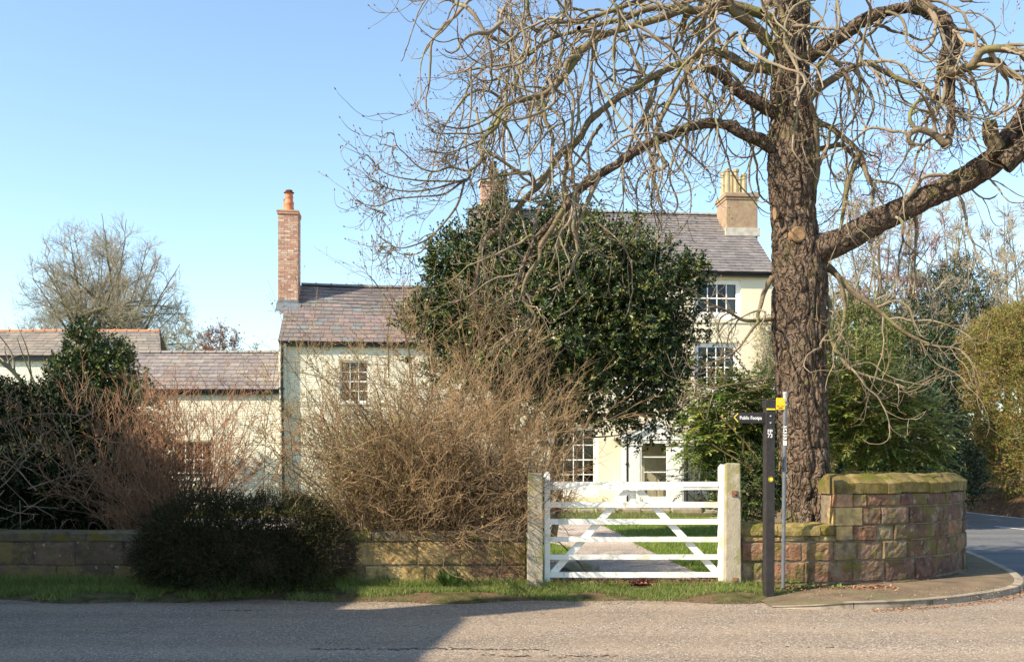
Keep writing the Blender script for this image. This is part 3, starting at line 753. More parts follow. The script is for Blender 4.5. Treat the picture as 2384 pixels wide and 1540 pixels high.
pc = (kx0+kx1)/2 + .0; pv_ = cv0 + .3; z0 = cz_top + .02; zt = HZ_(667, 443, cv0+.3)
Hh = zt - z0
pm = MB(); pm.lathe(pc, pv_, [(.20, z0), (.19, z0+Hh*.08), (.165, z0+Hh*.30), (.18, z0+Hh*.34), (.18, z0+Hh*.44), (.15, z0+Hh*.48), (.14, z0+Hh*.62), (.16, z0+Hh*.66), (.15, z0+Hh*.70), (.135, z0+Hh*.86)], 20)
pot = pm.build('chimney_pot', M['terracotta'], cho, smooth=True)
pm = MB(); pm.lathe(pc, pv_, [(.19, z0+Hh*.88), (.19, z0+Hh*.90), (.10, z0+Hh*.94)], 20); pm.lathe(pc, pv_, [(.13, z0+Hh*.965), (.13, z0+Hh)], 20)
for k in range(4):
    a = k*math.pi/2+.4; pm.tube([(pc+.11*math.cos(a), pv_+.11*math.sin(a), z0+Hh*.84), (pc+.11*math.cos(a), pv_+.11*math.sin(a), z0+Hh)], .012, 5)
pm.build('cowl', M['rust'], pot)
pm = MB(); pm.lathe(pc-.13, cv0+.65, [(.13, z0), (.12, z0+Hh*.3), (.11, z0+Hh*.7)], 14); pm.build('chimney_pot', M['terracotta'], cho, smooth=True)

# ---- single storey annex
annex = empty('annex', HO, 0, 'low cream painted annex with grey slate roof between the wing and the outbuilding', 'house')
def A_(px, py, v=0.0): d = 34.0 + v; return (px-CX)/F*d - HO.x, EYE + (HY-py)/F*d
au0, au1 = A_(270, 900)[0], A_(651, 900)[0] - .0
ae_z = A_(500, 905, -.15)[1]; AR = 2.3; ar_z = A_(500, 820, AR)[1]
AWN = (A_(407, 1050)[0], A_(493, 1050)[0], A_(450, 1112)[1], A_(450, 1026)[1])
w = MB(); wall_front(w, au0, au1, -.05, ae_z, [AWN], depth=.14, v=-.03)
w.face([(au0, -.03, -.05), (au0, 4.5, -.05), (au0, 4.5, ae_z), (au0, AR, ar_z), (au0, -.03, ae_z)])
iw = MB(); iw.face([(au0+.02, .8, -.05), (au1-.02, .8, -.05), (au1-.02, .8, ae_z-.1), (au0+.02, .8, ae_z-.1)]); iw.build('unlit_room_lining', M['dark'], annex)
w.box(au0, au1-.01, -.045, -.032, 1.28, 1.33)
w.build('wall', M['cream'], annex)
window(annex, AWN, 4, 2, v=-.03, rail=None, fw=.05, mw=.035, hang=.08)
rf = slates(annex, au0-.05, au1-.01, -.20, ae_z-.02, AR, ar_z, .40, 10, [(0.205, 0.175, 0.160), (0.190, 0.167, 0.160), (0.228, 0.198, 0.175), (0.182, 0.156, 0.152)], 19, odd=(.04, (.25, .235, .20)))
rf.face([(au0-.05, AR, ar_z-.01), (au1, AR, ar_z-.01), (au1, 2*AR, ae_z), (au0-.05, 2*AR, ae_z)], (.2, .17, .17))
aro = rf.build('roof', M['slate'], annex)
rr = MB(); ridge_run(rr, au0-.05, au1, AR, ar_z-.02, .40, .12, seed=3); rr.build('ridge', M['grey_ridge'], aro)
gutter(annex, au0, au1, -.13, ae_z-.03, rad=.06)

# ---- outbuilding at the far left, just behind the annex; its end is cut on the skew
BY = 36.6
outb = empty('outbuilding', (0, BY, 0), 0, 'long low whitewashed outbuilding with stone slate roof and orange ridge tiles at the left edge', 'outbuilding')
def B_(px, py, v=0.0): d = BY + v; return (px-CX)/F*d, EYE + (HY-py)/F*d
BRr = 2.6
bu0 = -34.0; bf, bk = B_(377, 800)[0], B_(372, 770, BRr)[0]
be_z = B_(50, 828)[1]; br_z = B_(200, 770, BRr)[1]
w = MB(); w.face([(bu0, .12, -.05), (bf-.1, .12, -.05), (bf-.1, .12, be_z), (bu0, .12, be_z)])
w.face([(bf-.1, .12, -.05), (bk-.1, BRr, -.05), (bk-.1, BRr, br_z-.06), (bf-.1, .12, be_z-.03)])
w.face([(bk-.1, BRr, -.05), (bk-1.4, 2*BRr, -.05), (bk-1.4, 2*BRr, be_z), (bk-.1, BRr, br_z-.06)])
w.build('wall', M['offwhite'], outb)
fm = MB(); fm.box(bu0, bf-.13, -.03, .11, be_z-.17, be_z-.01); fm.build('fascia', M['black'], outb)
rf = slates(outb, bu0, bf, -.12, be_z, BRr, br_z, .42, 9, [(0.228, 0.190, 0.152), (0.258, 0.213, 0.167), (0.205, 0.175, 0.152), (0.190, 0.167, 0.137)], 29, odd=(.06, (.28, .25, .20)))
rf.face([(bu0, BRr, br_z-.01), (bf, BRr, br_z-.01), (bf-1.3, 2*BRr, be_z), (bu0, 2*BRr, be_z)], (.25, .2, .17))
sk = (bk-bf)/(BRr+.12)
rf.v = [(x + (max(0, min(1, (x-bu0-10)/(bf-bu0-10)))*sk*(y+.12) if y <= BRr+.05 else 0), y, z) for x, y, z in rf.v]
bro = rf.build('roof', M['slate'], outb)
rr = MB(); ridge_run(rr, bu0, bk, BRr, br_z-.02, .46, .11); rr.build('ridge', M['redridge'], bro)

# ---- neighbour's house just outside the frame: it throws the big shadow over road and hedge
nb = empty('neighbour_house', (-9, 0, 0), 0, 'brick house beyond the left edge that shades the road', 'house')
w = MB(); 
w.prism([(-14, -.05), (6.4, -.05), (6.4, 7.1), (5.3, 7.75), (3.4, 7.5), (-14, 7.3)], -9, 0, swap=True)
w.prism([(6.4, -.05), (12.0, -.05), (12.0, 4.95), (8.4, 6.75), (6.4, 6.35)], -9, -.02, swap=True)
w.build('wall', M['redbrick'], nb)
ch = MB(); brick_box(ch, -.9, -.03, 5.42, 6.08, 7.0, 8.95, 77); nch = ch.build('chimney', M['brick'], nb)
pm = MB(); pm.lathe(-.45, 5.75, [(.16, 8.95), (.12, 9.4)], 12); pm.build('chimney_pot', M['terracotta'], nch)
rf = MB(); rf.hexa([(-9.2, 8.4, 6.77), (.0, 8.4, 6.77), (.0, 12.3, 4.82), (-9.2, 12.3, 4.82), (-9.2, 8.4, 6.85), (.0, 8.4, 6.85), (.0, 12.3, 4.90), (-9.2, 12.3, 4.90)], (.2, .18, .18)); rf.build('roof', M['slate'], nb)

# low stone edging and steps along the bed in front of the house
ed = MB(); rng = random.Random(3); x = -3.0
while x < 6.0:
    L_ = rng.uniform(.5, 1.1); yy = 30.9 + .02*x + rng.uniform(-.06, .06); ed.box(x, x+L_-.05, yy, yy+.3, .06, .2+rng.uniform(-.03, .03)); x += L_
tag(ed.build('stone_edging', M['kerb'], bevel=.03), 'low broken stone edging between the lawn and the house front', 'edging')
# ------------------------------------------------------------------ sandstone walls
RED = [(.23, .125, .075), (.26, .15, .09), (.29, .19, .11), (.21, .12, .075), (.29, .21, .125), (.26, .20, .12), (.23, .15, .10), (.25, .18, .12)]
BUFF = [(.44, .32, .14), (.42, .29, .13), (.46, .36, .18), (.38, .25, .12), (.33, .18, .10)]
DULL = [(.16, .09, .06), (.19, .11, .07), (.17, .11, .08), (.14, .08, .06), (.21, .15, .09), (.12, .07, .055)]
def right_path(s):
    """front face of the right-hand wall: straight, then round the corner"""
    x = 2.86 + s
    if x <= WC.x: return Vector((x, 12.42)), Vector((0, -1))
    a = -math.pi/2 + (x - WC.x) / WR
    n = Vector((math.cos(a), math.sin(a)))
    return WC + n * WR, n
def left_path(s): return Vector((-15 + s, 12.5)), Vector((0, -1))
def stone_block(mb, path, s0, s1, z0, z1, proud, c, back=.1, ch=.014, rng=None):
    g = .005
    P0, n0 = path(s0 + g); P1, n1 = path(s1 - g)
    j = (lambda: rng.uniform(-.006, .006)) if rng else (lambda: 0)
    def V3(p, n, off, z): q = p + n * off; return (q.x, q.y, z)
    t = (P1 - P0).normalized()
    z0 += g + abs(j()); z1 -= g + abs(j())
    A = [V3(P0, n0, -back, z0), V3(P1, n1, -back, z0), V3(P1, n1, -back, z1), V3(P0, n0, -back, z1)]
    B = [V3(P0, n0, proud-ch*1.2, z0), V3(P1, n1, proud-ch*1.2, z0), V3(P1, n1, proud-ch*1.2, z1), V3(P0, n0, proud-ch*1.2, z1)]
    # rough face: grid of points
    nu = max(2, int((s1-s0)/.055)); nz = max(2, int((z1-z0)/.055))
    i0 = len(mb.v); mb.v += A + B
    grid = []
    for a in range(nz+1):
        row = []
        for b in range(nu+1):
            fu = b/nu; fz = a/nz
            s_ = s0 + g + ch + (s1-s0-2*g-2*ch)*fu; p, n = path(s_)
            z_ = z0 + ch + (z1-z0-2*ch)*fz
            edge = (b in (0, nu)) or (a in (0, nz))
            off = proud + .014*mnoise.noise(Vector((p.x*14, p.y*14+3, z_*20))) - (.004 if edge else 0)
            row.append(len(mb.v)); mb.v.append(V3(p, n, off, z_ + (j() if edge else 0)))
        grid.append(row)
    for a in range(nz):
        for b in range(nu):
            mb.f.append((grid[a][b], grid[a][b+1], grid[a+1][b+1], grid[a+1][b])); mb.c.append(c)
    # chamfer strips from B ring to the grid edge
    bot = [i0+4] + [None]; 
    mb.f.append((i0+4, i0+5) + tuple(reversed(grid[0]))); mb.c.append(c)
    mb.f.append((i0+6, i0+7) + tuple(grid[nz])); mb.c.append(c)
    mb.f.append((i0+5, i0+6) + tuple(grid[a][nu] for a in range(nz, -1, -1))); mb.c.append(c)
    mb.f.append((i0+7, i0+4) + tuple(grid[a][0] for a in range(nz+1))); mb.c.append(c)
    for q in ((0, 1, 5, 4), (1, 2, 6, 5), (2, 3, 7, 6), (3, 0, 4, 7)):
        mb.f.append(tuple(i0+k for k in q)); mb.c.append(c)
def courses(mb, path, s0, s1, zs, lens, pals, seed, proud=.012):
    rng = random.Random(seed)
    for k, (z0, z1) in enumerate(zs):
        s = s0; lo, hi = lens[k]
        first = True
        while s < s1 - .02:
            L_ = rng.uniform(lo, hi)
            if first: L_ *= rng.uniform(.5, 1); first = False
            if s + L_ > s1 - .12: L_ = s1 - s
            pal = pals(s) if callable(pals) else pals
            c = rng.choice(pal); q = rng.uniform(.8, 1.2); c = tuple(v*q for v in c)
            stone_block(mb, path, s, s+L_, z0, z1, proud + rng.uniform(-.012, .014), c, rng=rng)
            s += L_
def sweep_stones(mb, path, s0, s1, prof, lo, hi, seed, c, nseg=3, gap=.008, jit=.01):
    rng = random.Random(seed); s = s0
    while s < s1 - .02:
        L_ = rng.uniform(lo, hi)
        if s + L_ > s1 - lo*.5: L_ = s1 - s
        a, b = s + gap/2, s + L_ - gap/2; n = len(prof)
        dz = rng.uniform(-jit, jit); dv = rng.uniform(-jit, jit); q = rng.uniform(.8, 1.2); cc = tuple(v*q for v in c)
        rings = []
        for k in range(nseg+1):
            p, nn = path(a + (b-a)*k/nseg); r = []
            sh = .014 if k in (0, nseg) else 0
            for (v, z) in prof:
                zz = z + dz + .008*mnoise.noise(Vector((p.x*9, v*11, z*9)))
                qn = p - nn * (v + dv + (sh if v < .2 else -sh)*.5)
                r.append(len(mb.v)); mb.v.append((qn.x, qn.y, zz - (sh*.6 if z > prof[0][1]+.03 else 0)))
            rings.append(r)
        for k in range(nseg):
            for i in range(n):
                i2 = (i+1) % n
                mb.f.append((rings[k][i], rings[k+1][i], rings[k+1][i2], rings[k][i2])); mb.c.append(cc)
        mb.f.append(tuple(rings[0])); mb.c.append(cc); mb.f.append(tuple(reversed(rings[-1]))); mb.c.append(cc)
        s += L_
def core(path, s0, s1, z0, z1, thick, n=30, inset=.012):
    mb = MB()
    for k in range(n):
        a, b = s0 + (s1-s0)*k/n, s0 + (s1-s0)*(k+1)/n
        (p, m_), (q, r_) = path(a), path(b)
        A, B = p - m_*inset, q - r_*inset; C, D = q - r_*(thick-inset), p - m_*(thick-inset)
        mb.hexa([(*A, z0), (*B, z0), (*C, z0), (*D, z0), (*A, z1), (*B, z1), (*C, z1), (*D, z1)])
    return mb

S_HI = 4.08 - 2.86; S_END = (WC.x - 2.86) + WR * math.radians(128)
TK = .42
rw = empty('curved_sandstone_wall', (2.86, 12.42, 0), 0, 'red sandstone garden wall curving round the corner, low beside the gatepost and higher by the pavement, mossy coping', 'wall')
def off(mb, o):
    mb.v = [(x-o[0], y-o[1], z-(o[2] if len(o) > 2 else 0)) for x, y, z in mb.v]; return mb
O = (2.86, 12.42)
pal_r = lambda s: (RED + BUFF[:1] if s < 1.9 else DULL + RED[:1])  # round the bend: duller stone, with the wall's grazing shade put into its colour
mb = MB()
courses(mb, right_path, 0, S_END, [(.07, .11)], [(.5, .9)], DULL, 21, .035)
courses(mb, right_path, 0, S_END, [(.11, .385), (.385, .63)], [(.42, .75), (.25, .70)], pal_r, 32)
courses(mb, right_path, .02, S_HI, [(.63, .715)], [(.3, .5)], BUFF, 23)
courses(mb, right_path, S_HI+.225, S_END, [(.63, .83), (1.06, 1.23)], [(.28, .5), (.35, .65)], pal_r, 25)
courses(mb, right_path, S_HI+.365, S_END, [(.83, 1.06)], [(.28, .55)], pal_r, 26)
(lambda *a: None)(mb, right_path, S_HI, S_END, [(.63, .83), (.83, 1.06), (1.06, 1.23)], [(.28, .5), (.28, .55), (.35, .65)], pal_r, 24)
# stones of the high wall's left end, turned to face the gate
for k_, (z0, z1, c) in enumerate(((.655, .825, BUFF[1]), (.835, 1.055, BUFF[0]), (1.065, 1.225, (.40, .22, .12)))):
    e_ = .012*(k_ % 2); w_ = .22 + .14*(k_ % 2)
    p_, n_ = right_path(S_HI+w_)
    mb.hexa([(4.05-e_, 12.42, z0), (p_.x, p_.y-.012, z0), (p_.x, p_.y+.3, z0), (4.04-e_, 12.86, z0), (4.056-e_, 12.43, z1), (p_.x, p_.y-.012, z1), (p_.x, p_.y+.3, z1), (4.046-e_, 12.86, z1)], c)
off(mb, O).build('stonework', M['stone'], rw)
c1 = core(right_path, .01, S_HI, -.03, .72, TK); c2 = core(right_path, S_HI+.012, S_END, -.031, 1.225, TK)
c1.v += []; base = len(c1.v)
c1.f += [tuple(i+base for i in f) for f in c2.f]; c1.v += c2.v; c1.c += c2.c
off(c1, O).build('mortar_core', M['mortar'], rw)
cp = MB()
sweep_stones(cp, right_path, -.01, S_HI-.01, [(-.03, .72), (-.035, .78), (-.01, .84), (.05, .865), (.34, .865), (.42, .83), (.45, .78), (.45, .72)], .42, .6, 3, (.26, .20, .08))
sweep_stones(cp, right_path, S_HI-.02, S_END, [(-.03, 1.235), (-.035, 1.37), (-.015, 1.385), (.13, 1.47), (.22, 1.49), (.30, 1.47), (.44, 1.385), (.455, 1.37), (.45, 1.235)], .2, .36, 4, (.20, .155, .065), nseg=2)
off(cp, O).build('coping', M['cope'], rw, smooth=False)

lw = empty('straight_sandstone_wall', (-15, 12.5, 0), 0, 'yellow and brown sandstone block wall running left from the gate behind the dark low bush', 'wall')
mb = MB(); S1 = 15.18
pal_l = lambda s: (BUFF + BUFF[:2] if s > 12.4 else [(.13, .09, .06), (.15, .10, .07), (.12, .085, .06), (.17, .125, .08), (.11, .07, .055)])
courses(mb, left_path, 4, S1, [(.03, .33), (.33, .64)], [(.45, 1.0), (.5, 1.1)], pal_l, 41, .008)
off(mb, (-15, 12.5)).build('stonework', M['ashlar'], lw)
off(core(left_path, 4, S1, -.03, .645, TK, 12), (-15, 12.5)).build('mortar_core', M['mortar'], lw)
cp = MB(); sweep_stones(cp, left_path, 4, S1, [(-.02, .645), (-.02, .74), (.02, .765), (.40, .765), (.44, .74), (.44, .645)], .7, 1.2, 7, (.15, .12, .08), jit=.006)
off(cp, (-15, 12.5)).build('coping', M['cope'], lw)

# ------------------------------------------------------------------ gateposts and gate
def gatepost(x, y, label, top, plates, slant):
    r = empty('gatepost', (x, y, 0), 0, label, 'gatepost', 'stone gateposts')
    w2, dp = .09, .24
    mb = MB()
    n = 16
    rings = []
    for k in range(n+1):
        z = -.05 + (top+.05)*k/n; j = .005*mnoise.noise(Vector((x*3, z*4, 1)))
        wz = w2 + .012*(1 - z/top) + j
        tz = slant if k == n else 0
        rings.append([(-wz, 0, z), (wz, 0, z - tz*.2), (wz, dp, z - tz), (-wz, dp, z - tz*.8)])
    i0 = 0; mb.v = [p for r_ in rings for p in r_]
    for k in range(n):
        for i in range(4):
            i2 = (i+1) % 4; mb.f.append((k*4+i, k*4+i2, (k+1)*4+i2, (k+1)*4+i)); mb.c.append(None)
    mb.f.append((3, 2, 1, 0)); mb.c.append(None); mb.f.append((n*4, n*4+1, n*4+2, n*4+3)); mb.c.append(None)
    mb.build('post', M['concrete'], r, bevel=.014)
    for (px, pz, s) in plates:
        pl = MB(); pl.box(px-s, px+s, -.012, .004, pz-s, pz+s); q = pl.build('hinge_plate', M['rust'], r, bevel=.003)
        b_ = MB(); b_.tube([(px, -.045, pz), (px, -.01, pz)], .015, 6); b_.build('bolt', M['rust'], q)
    return r
gatepost(.285, 12.22, 'shadow-flecked stone gatepost left of the white gate, touched by the twiggy bush', 1.50, [(.02, .17, .016)], .02)
rp = gatepost(2.735, 12.30, 'taller lichen spotted stone gatepost right of the white gate with rusty plates', 1.62, [(.015, 1.24, .036), (.02, .17, .034)], .03)

GY = 12.45
gx0, gx1 = (1267-CX)/F*GY, (1689-CX)/F*GY
gz = lambda py: EYE - (py-HY)/F*GY
gate = empty('field_gate', (gx0, GY, 0), 0, 'white painted wooden five bar gate with crossed braces, closed between stone posts', 'gate')
W = gx1 - gx0
def gbox(name, x0, x1, y0, y1, z0, z1, bev=.006): mb = MB(); mb.box(x0, x1, y0, y1, z0, z1); return mb.build(name, M['white'], gate, bevel=bev)
# stiles
s = MB(); s.prism([(0, gz(1353)), (.072, gz(1353)), (.072, gz(1102)), (.05, gz(1097)), (.02, gz(1098)), (0, gz(1104))], -.035, .035); s.build('stile', M['white'], gate, bevel=.006)
s = MB(); s.prism([(W-.095, gz(1352)), (W, gz(1352)), (W, gz(1086)), (W-.02, gz(1081)), (W-.06, gz(1080)), (W-.09, gz(1088))], -.035, .035); s.build('stile', M['white'], gate, bevel=.008)
bars = [(1120.5, 1139.5), (1167, 1180.3), (1207, 1219.5), (1248.5, 1260), (1289.5, 1301.2), (1330.8, 1342.8)]
rng = random.Random(1)
for k, (a, b) in enumerate(bars):
    z0, z1 = gz(b), gz(a); mb = MB(); n = 18; X0, X1 = .074, W-.098
    for q in range(n):
        xa, xb = X0 + (X1-X0)*q/n, X0 + (X1-X0)*(q+1)/n
        def wv(x, s_): return .004*mnoise.noise(Vector((x*1.7, k*5+s_, 0))) + .0015*mnoise.noise(Vector((x*11, k, s_)))
        mb.hexa([(xa, -.03, z0+wv(xa, 0)), (xb, -.03, z0+wv(xb, 0)), (xb, .012, z0+wv(xb, 0)), (xa, .012, z0+wv(xa, 0)), (xa, -.03, z1+wv(xa, 3)), (xb, -.03, z1+wv(xb, 3)), (xb, .012, z1+wv(xb, 3)), (xa, .012, z1+wv(xa, 3))])
    bar_o = mb.build('top_rail' if k == 0 else 'rail', M['white'], gate)
    if k == 0:
        h_ = MB(); h_.box(W-.55, W-.096, -.040, -.034, (z0+z1)/2-.015, (z0+z1)/2+.015); h_.build('hinge_strap', M['white'], bar_o, bevel=.002)
gxp = lambda px: (px-CX)/F*GY - gx0
for (p0, p1) in (((1287, 1334), (1462, 1140)), ((1671, 1334), (1487, 1140))):
    mb = MB(); a = Vector((gxp(p0[0]), .028, gz(p0[1]))); b = Vector((gxp(p1[0]), .028, gz(p1[1])))
    mb.bar(a, b, .085, .026, up=(0, 1, 0)); mb.build('brace', M['white'], gate, bevel=.004)
lt = MB(); lt.box(.074, .16, -.044, -.031, gz(1190), gz(1184)); lt.box(.10, .115, -.05, -.031, gz(1194), gz(1180)); lt.build('latch', M['rust'], gate, bevel=.002)
for zc in (gz(1130), gz(1337)):
    lt = MB(); lt.tube([(W+.01, -.01, zc-.04), (W+.01, -.01, zc+.04)], .012, 8); lt.build('hinge', M['rust'], gate)
mb = MB(); mb.box(gxp(1466), gxp(1482), .045, .07, gz(1178), gz(1141)); mb.build('top_block', M['white'], gate, bevel=.004)

# ------------------------------------------------------------------ signs
def text(name, body, size, m, parent, loc, rot=(R(90), 0, 0), sx=1.0, extrude=.0008, align='LEFT', spacing=1.0, bold=.0, rows=.85):
    cu = bpy.data.curves.new(name, 'FONT'); cu.body = body; cu.size = size; cu.extrude = extrude; cu.offset = bold
    cu.align_x = align; cu.space_character = spacing; cu.space_line = rows
    tmp = bpy.data.objects.new('tmp', cu); col.objects.link(tmp)
    bpy.context.view_layer.update()
    me = bpy.data.meshes.new_from_object(tmp.evaluated_get(bpy.context.evaluated_depsgraph_get()))
    bpy.data.objects.remove(tmp); bpy.data.curves.remove(cu)
    me.materials.clear(); me.materials.append(m)
    o = link(name, me, parent, loc, rot); o.scale = (sx, 1, 1); return o

sp = empty('footpath_signpost', (3.055, 11.86, 0), 0, 'black wooden footpath signpost with a pointed arm reading Public Footpa', 'signpost')
sp.rotation_euler = (0, R(.15), R(7))
mb = MB(); mb.box(-.055, .055, -.055, .055, -.1, 2.36); post = mb.build('post', M['sign_black'], sp, bevel=.006)
mb = MB(); mb.box(-.062, .062, -.062, .062, 2.265, 2.362); cap = mb.build('cap', M['sign_black'], sp, bevel=.004)
mb = MB(); mb.box(-.054, .054, -.0645, -.0625, 2.243, 2.262); mb.build('yellow_band', M['yellow_paint'], sp)
arm = MB(); arm.prism([(-.052, 2.215), (-.385, 2.215), (-.465, 2.155), (-.385, 2.085), (-.052, 2.085)], -.018, .018)
ao = arm.build('finger_board', M['sign_black'], sp, bevel=.004)
text('lettering', 'Public Footpa', .058, M['letter'], ao, (-.368, -.0195, 2.131), sx=.82, bold=.0012, spacing=1.04)
mb = MB(); mb.bar((-.438, -.0195, 2.152), (-.388, -.0195, 2.202), .012, .002, up=(0, 1, 0)); mb.bar((-.438, -.0195, 2.158), (-.388, -.0195, 2.100), .012, .002, up=(0, 1, 0)); mb.build('arrow_mark', M['yellow_paint'], ao)
text('path_number', 'FP\n73', .068, M['letter'], sp, (-.040, -.0560, 1.965), sx=.95, bold=.001, rows=.72)
for z in (2.17, 2.09):
    mb = MB(); mb.lathe(0, 0, [(.0, .008), (.009, .006), (.012, 0)], 10); mb.build('bolt', M['zinc_light'], sp, loc=(.0, -.056, z), rot=(R(90), 0, 0))
mb = MB(); mb.lathe(0, 0, [(.034, 0), (.034, .003)], 24); wd = mb.build('waymark_disc', M['yellow_paint'], sp, loc=(.005, -.0555, 1.42), rot=(R(90), 0, 0))
mb = MB()
for k in range(24):
    a, b = k*math.pi/12, (k+1)*math.pi/12
    mb.face([(.026*math.cos(a), .026*math.sin(a), .0042), (.032*math.cos(a), .032*math.sin(a), .0042), (.032*math.cos(b), .032*math.sin(b), .0042), (.026*math.cos(b), .026*math.sin(b), .0042)])
for a0, rr_ in ((0, .0), ):
    for k in range(5):
        a, b = R(200 + k*30), R(215 + k*30); mb.face([(.015*math.cos(a), .015*math.sin(a), .0042), (.022*math.cos(a), .022*math.sin(a), .0042), (.022*math.cos(b), .022*math.sin(b), .0042), (.015*math.cos(b), .015*math.sin(b), .0042)])
mb.build('waymark_ring', M['dark_letter'], wd)

gp = empty('sign_pole', (3.32, 12.2, 0), 0, 'slim grey steel pole with yellow plate and S4353 number strip in front of the trunk', 'pole')
gp.rotation_euler = (0, R(.6), 0)
mb = MB(); mb.tube([(0, 0, -.1), (0, 0, 2.42)], .0235, 20); mb.tube([(0, 0, .04), (0, 0, .12)], .025, 20); mb.build('pole', M['zinc'], gp, smooth=False)
mb = MB(); mb.tube([(0, 0, 2.37), (0, 0, 2.48)], .0255, 20); mb.tube([(0, 0, 2.455), (0, 0, 2.485)], .029, 20); mb.build('pole_cap', M['zinc_light'], gp)
mb = MB(); mb.box(-.114, -.004, -.028, -.016, 2.265, 2.41); ys = mb.build('yellow_plate', M['yellow'], gp, bevel=.004); ys.rotation_euler = (0, 0, 0)
ys.location = (0.12, 0, -.006)
ys.location = (0, 0, 0)
mb = MB()
for k in range(20):
    a, b = k*math.pi/10, (k+1)*math.pi/10; mb.face([(-.060, -.0284, 2.375), (-.060+.009*math.cos(a), -.0284, 2.375+.012*math.sin(a)), (-.060+.009*math.cos(b), -.0284, 2.375+.012*math.sin(b))])
mb.build('round_logo', M['zinc_light'], ys)
text('lettering', '7am - 7pm', .021, M['rust'], ys, (-.110, -.0288, 2.303), bold=.0005)
mb = MB(); mb.box(-.085, -.035, -.0292, -.0282, 2.278, 2.294); mb.build('maker_strip', M['rust'], ys)
mb = MB(); mb.box(-.022, .020, -.0275, -.0235, 1.83, 2.065); ns = mb.build('number_strip', M['letter'], gp, bevel=.001)
text('lettering', 'S4353', .058, M['dark_letter'], ns, (-.020, -.0282, 2.058), rot=(R(90), R(90), 0), sx=1.18, bold=.0008, spacing=1.05)
mb = MB()
for z in (2.33,): mb.tube([(0, 0, z-.012), (0, 0, z+.012)], .0275, 16)
mb.build('clamp', M['zinc_light'], gp)

# lumps of stone lying inside the gate
rng = random.Random(12)
for k, (px, py, w_, h_, lab) in enumerate([(1332, 1318, .16, .075, 'pale rounded stone lying inside the gate at the foot of the left brace'), (1362, 1316, .21, .085, 'longer flat pale stone lying just inside the gate to the right of the rounded one')]):
    d = 1.5*F/(py+8-HY); x = (px-CX)/F*d
    import bmesh
    bm = bmesh.new(); bmesh.ops.create_icosphere(bm, subdivisions=3, radius=1)
    for v in bm.verts:
        q = 1 + .35*mnoise.noise(v.co*1.5 + Vector((k*9, 0, 0))); v.co = Vector((v.co.x*w_*q, v.co.y*.12*q, v.co.z*h_*q))
    me = bpy.data.meshes.new('rock'); bm.to_mesh(me); bm.free(); me.materials.append(M['concrete'])
    tag(link('rock', me, None, (x, d, .13)), lab, 'stone', 'stones inside the gate')
# ------------------------------------------------------------------ growing plants
def unit(a): return a / np.maximum(np.linalg.norm(a, axis=-1, keepdims=True), 1e-9)
def grow(rs, P0, D0, L, n, wig=.12, droop=0.0, lift=0.0, lift_from=.5, smooth_w=.6):
    """m stems at once -> (m,n,3) points"""
    m = len(P0); pts = np.zeros((m, n, 3)); pts[:, 0] = P0; D = unit(np.array(D0, dtype=float)); w = np.zeros((m, 3))
    L = np.broadcast_to(np.asarray(L, dtype=float), (m,)); droop = np.broadcast_to(np.asarray(droop, dtype=float), (m,)); lift = np.broadcast_to(np.asarray(lift, dtype=float), (m,))
    for i in range(1, n):
        t = i/(n-1)
        w = w*smooth_w + rs.normal(0, wig, (m, 3)); D = D + w
        D[:, 2] -= droop * (1 - max(0, (t-lift_from))/(1-lift_from))
        if t > lift_from: D[:, 2] += lift
        D = unit(D); pts[:, i] = pts[:, i-1] + D * (L/(n-1))[:, None]
    return pts
def spawn(rs, pts, k, t0=.2, t1=1.0, out=.8, bias=(0, 0, 0), r=None, tangent=1.0):
    """k children from every stem: start points, directions, parent radius there"""
    m, n, _ = pts.shape; idx = np.repeat(np.arange(m), k); t = rs.uniform(t0, t1, len(idx)) * (n-1); i = np.minimum(t.astype(int), n-2); f = (t-i)[:, None]
    a, b = pts[idx, i], pts[idx, i+1]; p = a + (b-a)*f; T = unit(b-a); q = rs.normal(0, 1, p.shape); q = unit(q - T*(q*T).sum(1, keepdims=True))
    return p, unit(T*tangent + q*out + np.array(bias)), t/(n-1), idx
def taper(n, r0, r1, power=1.0): 
    t = np.linspace(0, 1, n); return r0 + (r1-r0)*t**power
def tubes_arr(groups, k=3):
    """groups of (pts (m,n,3), radii (n,) or (m,n)) -> verts, quads"""
    Vs, Fs, base = [], [], 0
    ang = np.arange(k)*2*np.pi/k
    for g in groups:
        pts, rad = g[0], g[1]; kk = k
        m, n, _ = pts.shape; rad = np.broadcast_to(rad, (m, n))
        T = unit(np.gradient(pts, axis=1)); ref = np.where(np.abs(T[..., 1:2]) < .9, np.array([0, 1.0, 0]), np.array([1.0, 0, 0]))
        S = unit(np.cross(T, ref)); U = np.cross(S, T)
        V = pts[:, :, None, :] + rad[:, :, None, None]*(np.cos(ang)[None, None, :, None]*S[:, :, None, :] + np.sin(ang)[None, None, :, None]*U[:, :, None, :])
        Vs.append(V.reshape(-1, 3))
        mi = np.arange(m)[:, None, None]*n*k; ni = np.arange(n-1)[None, :, None]*k; j = np.arange(k)[None, None, :]; j2 = (j+1) % k
        a = base + mi + ni
        Fs.append(np.stack([a+j, a+j2, a+k+j2, a+k+j], -1).reshape(-1, 4)); base += m*n*k
    return np.concatenate(Vs), np.concatenate(Fs)
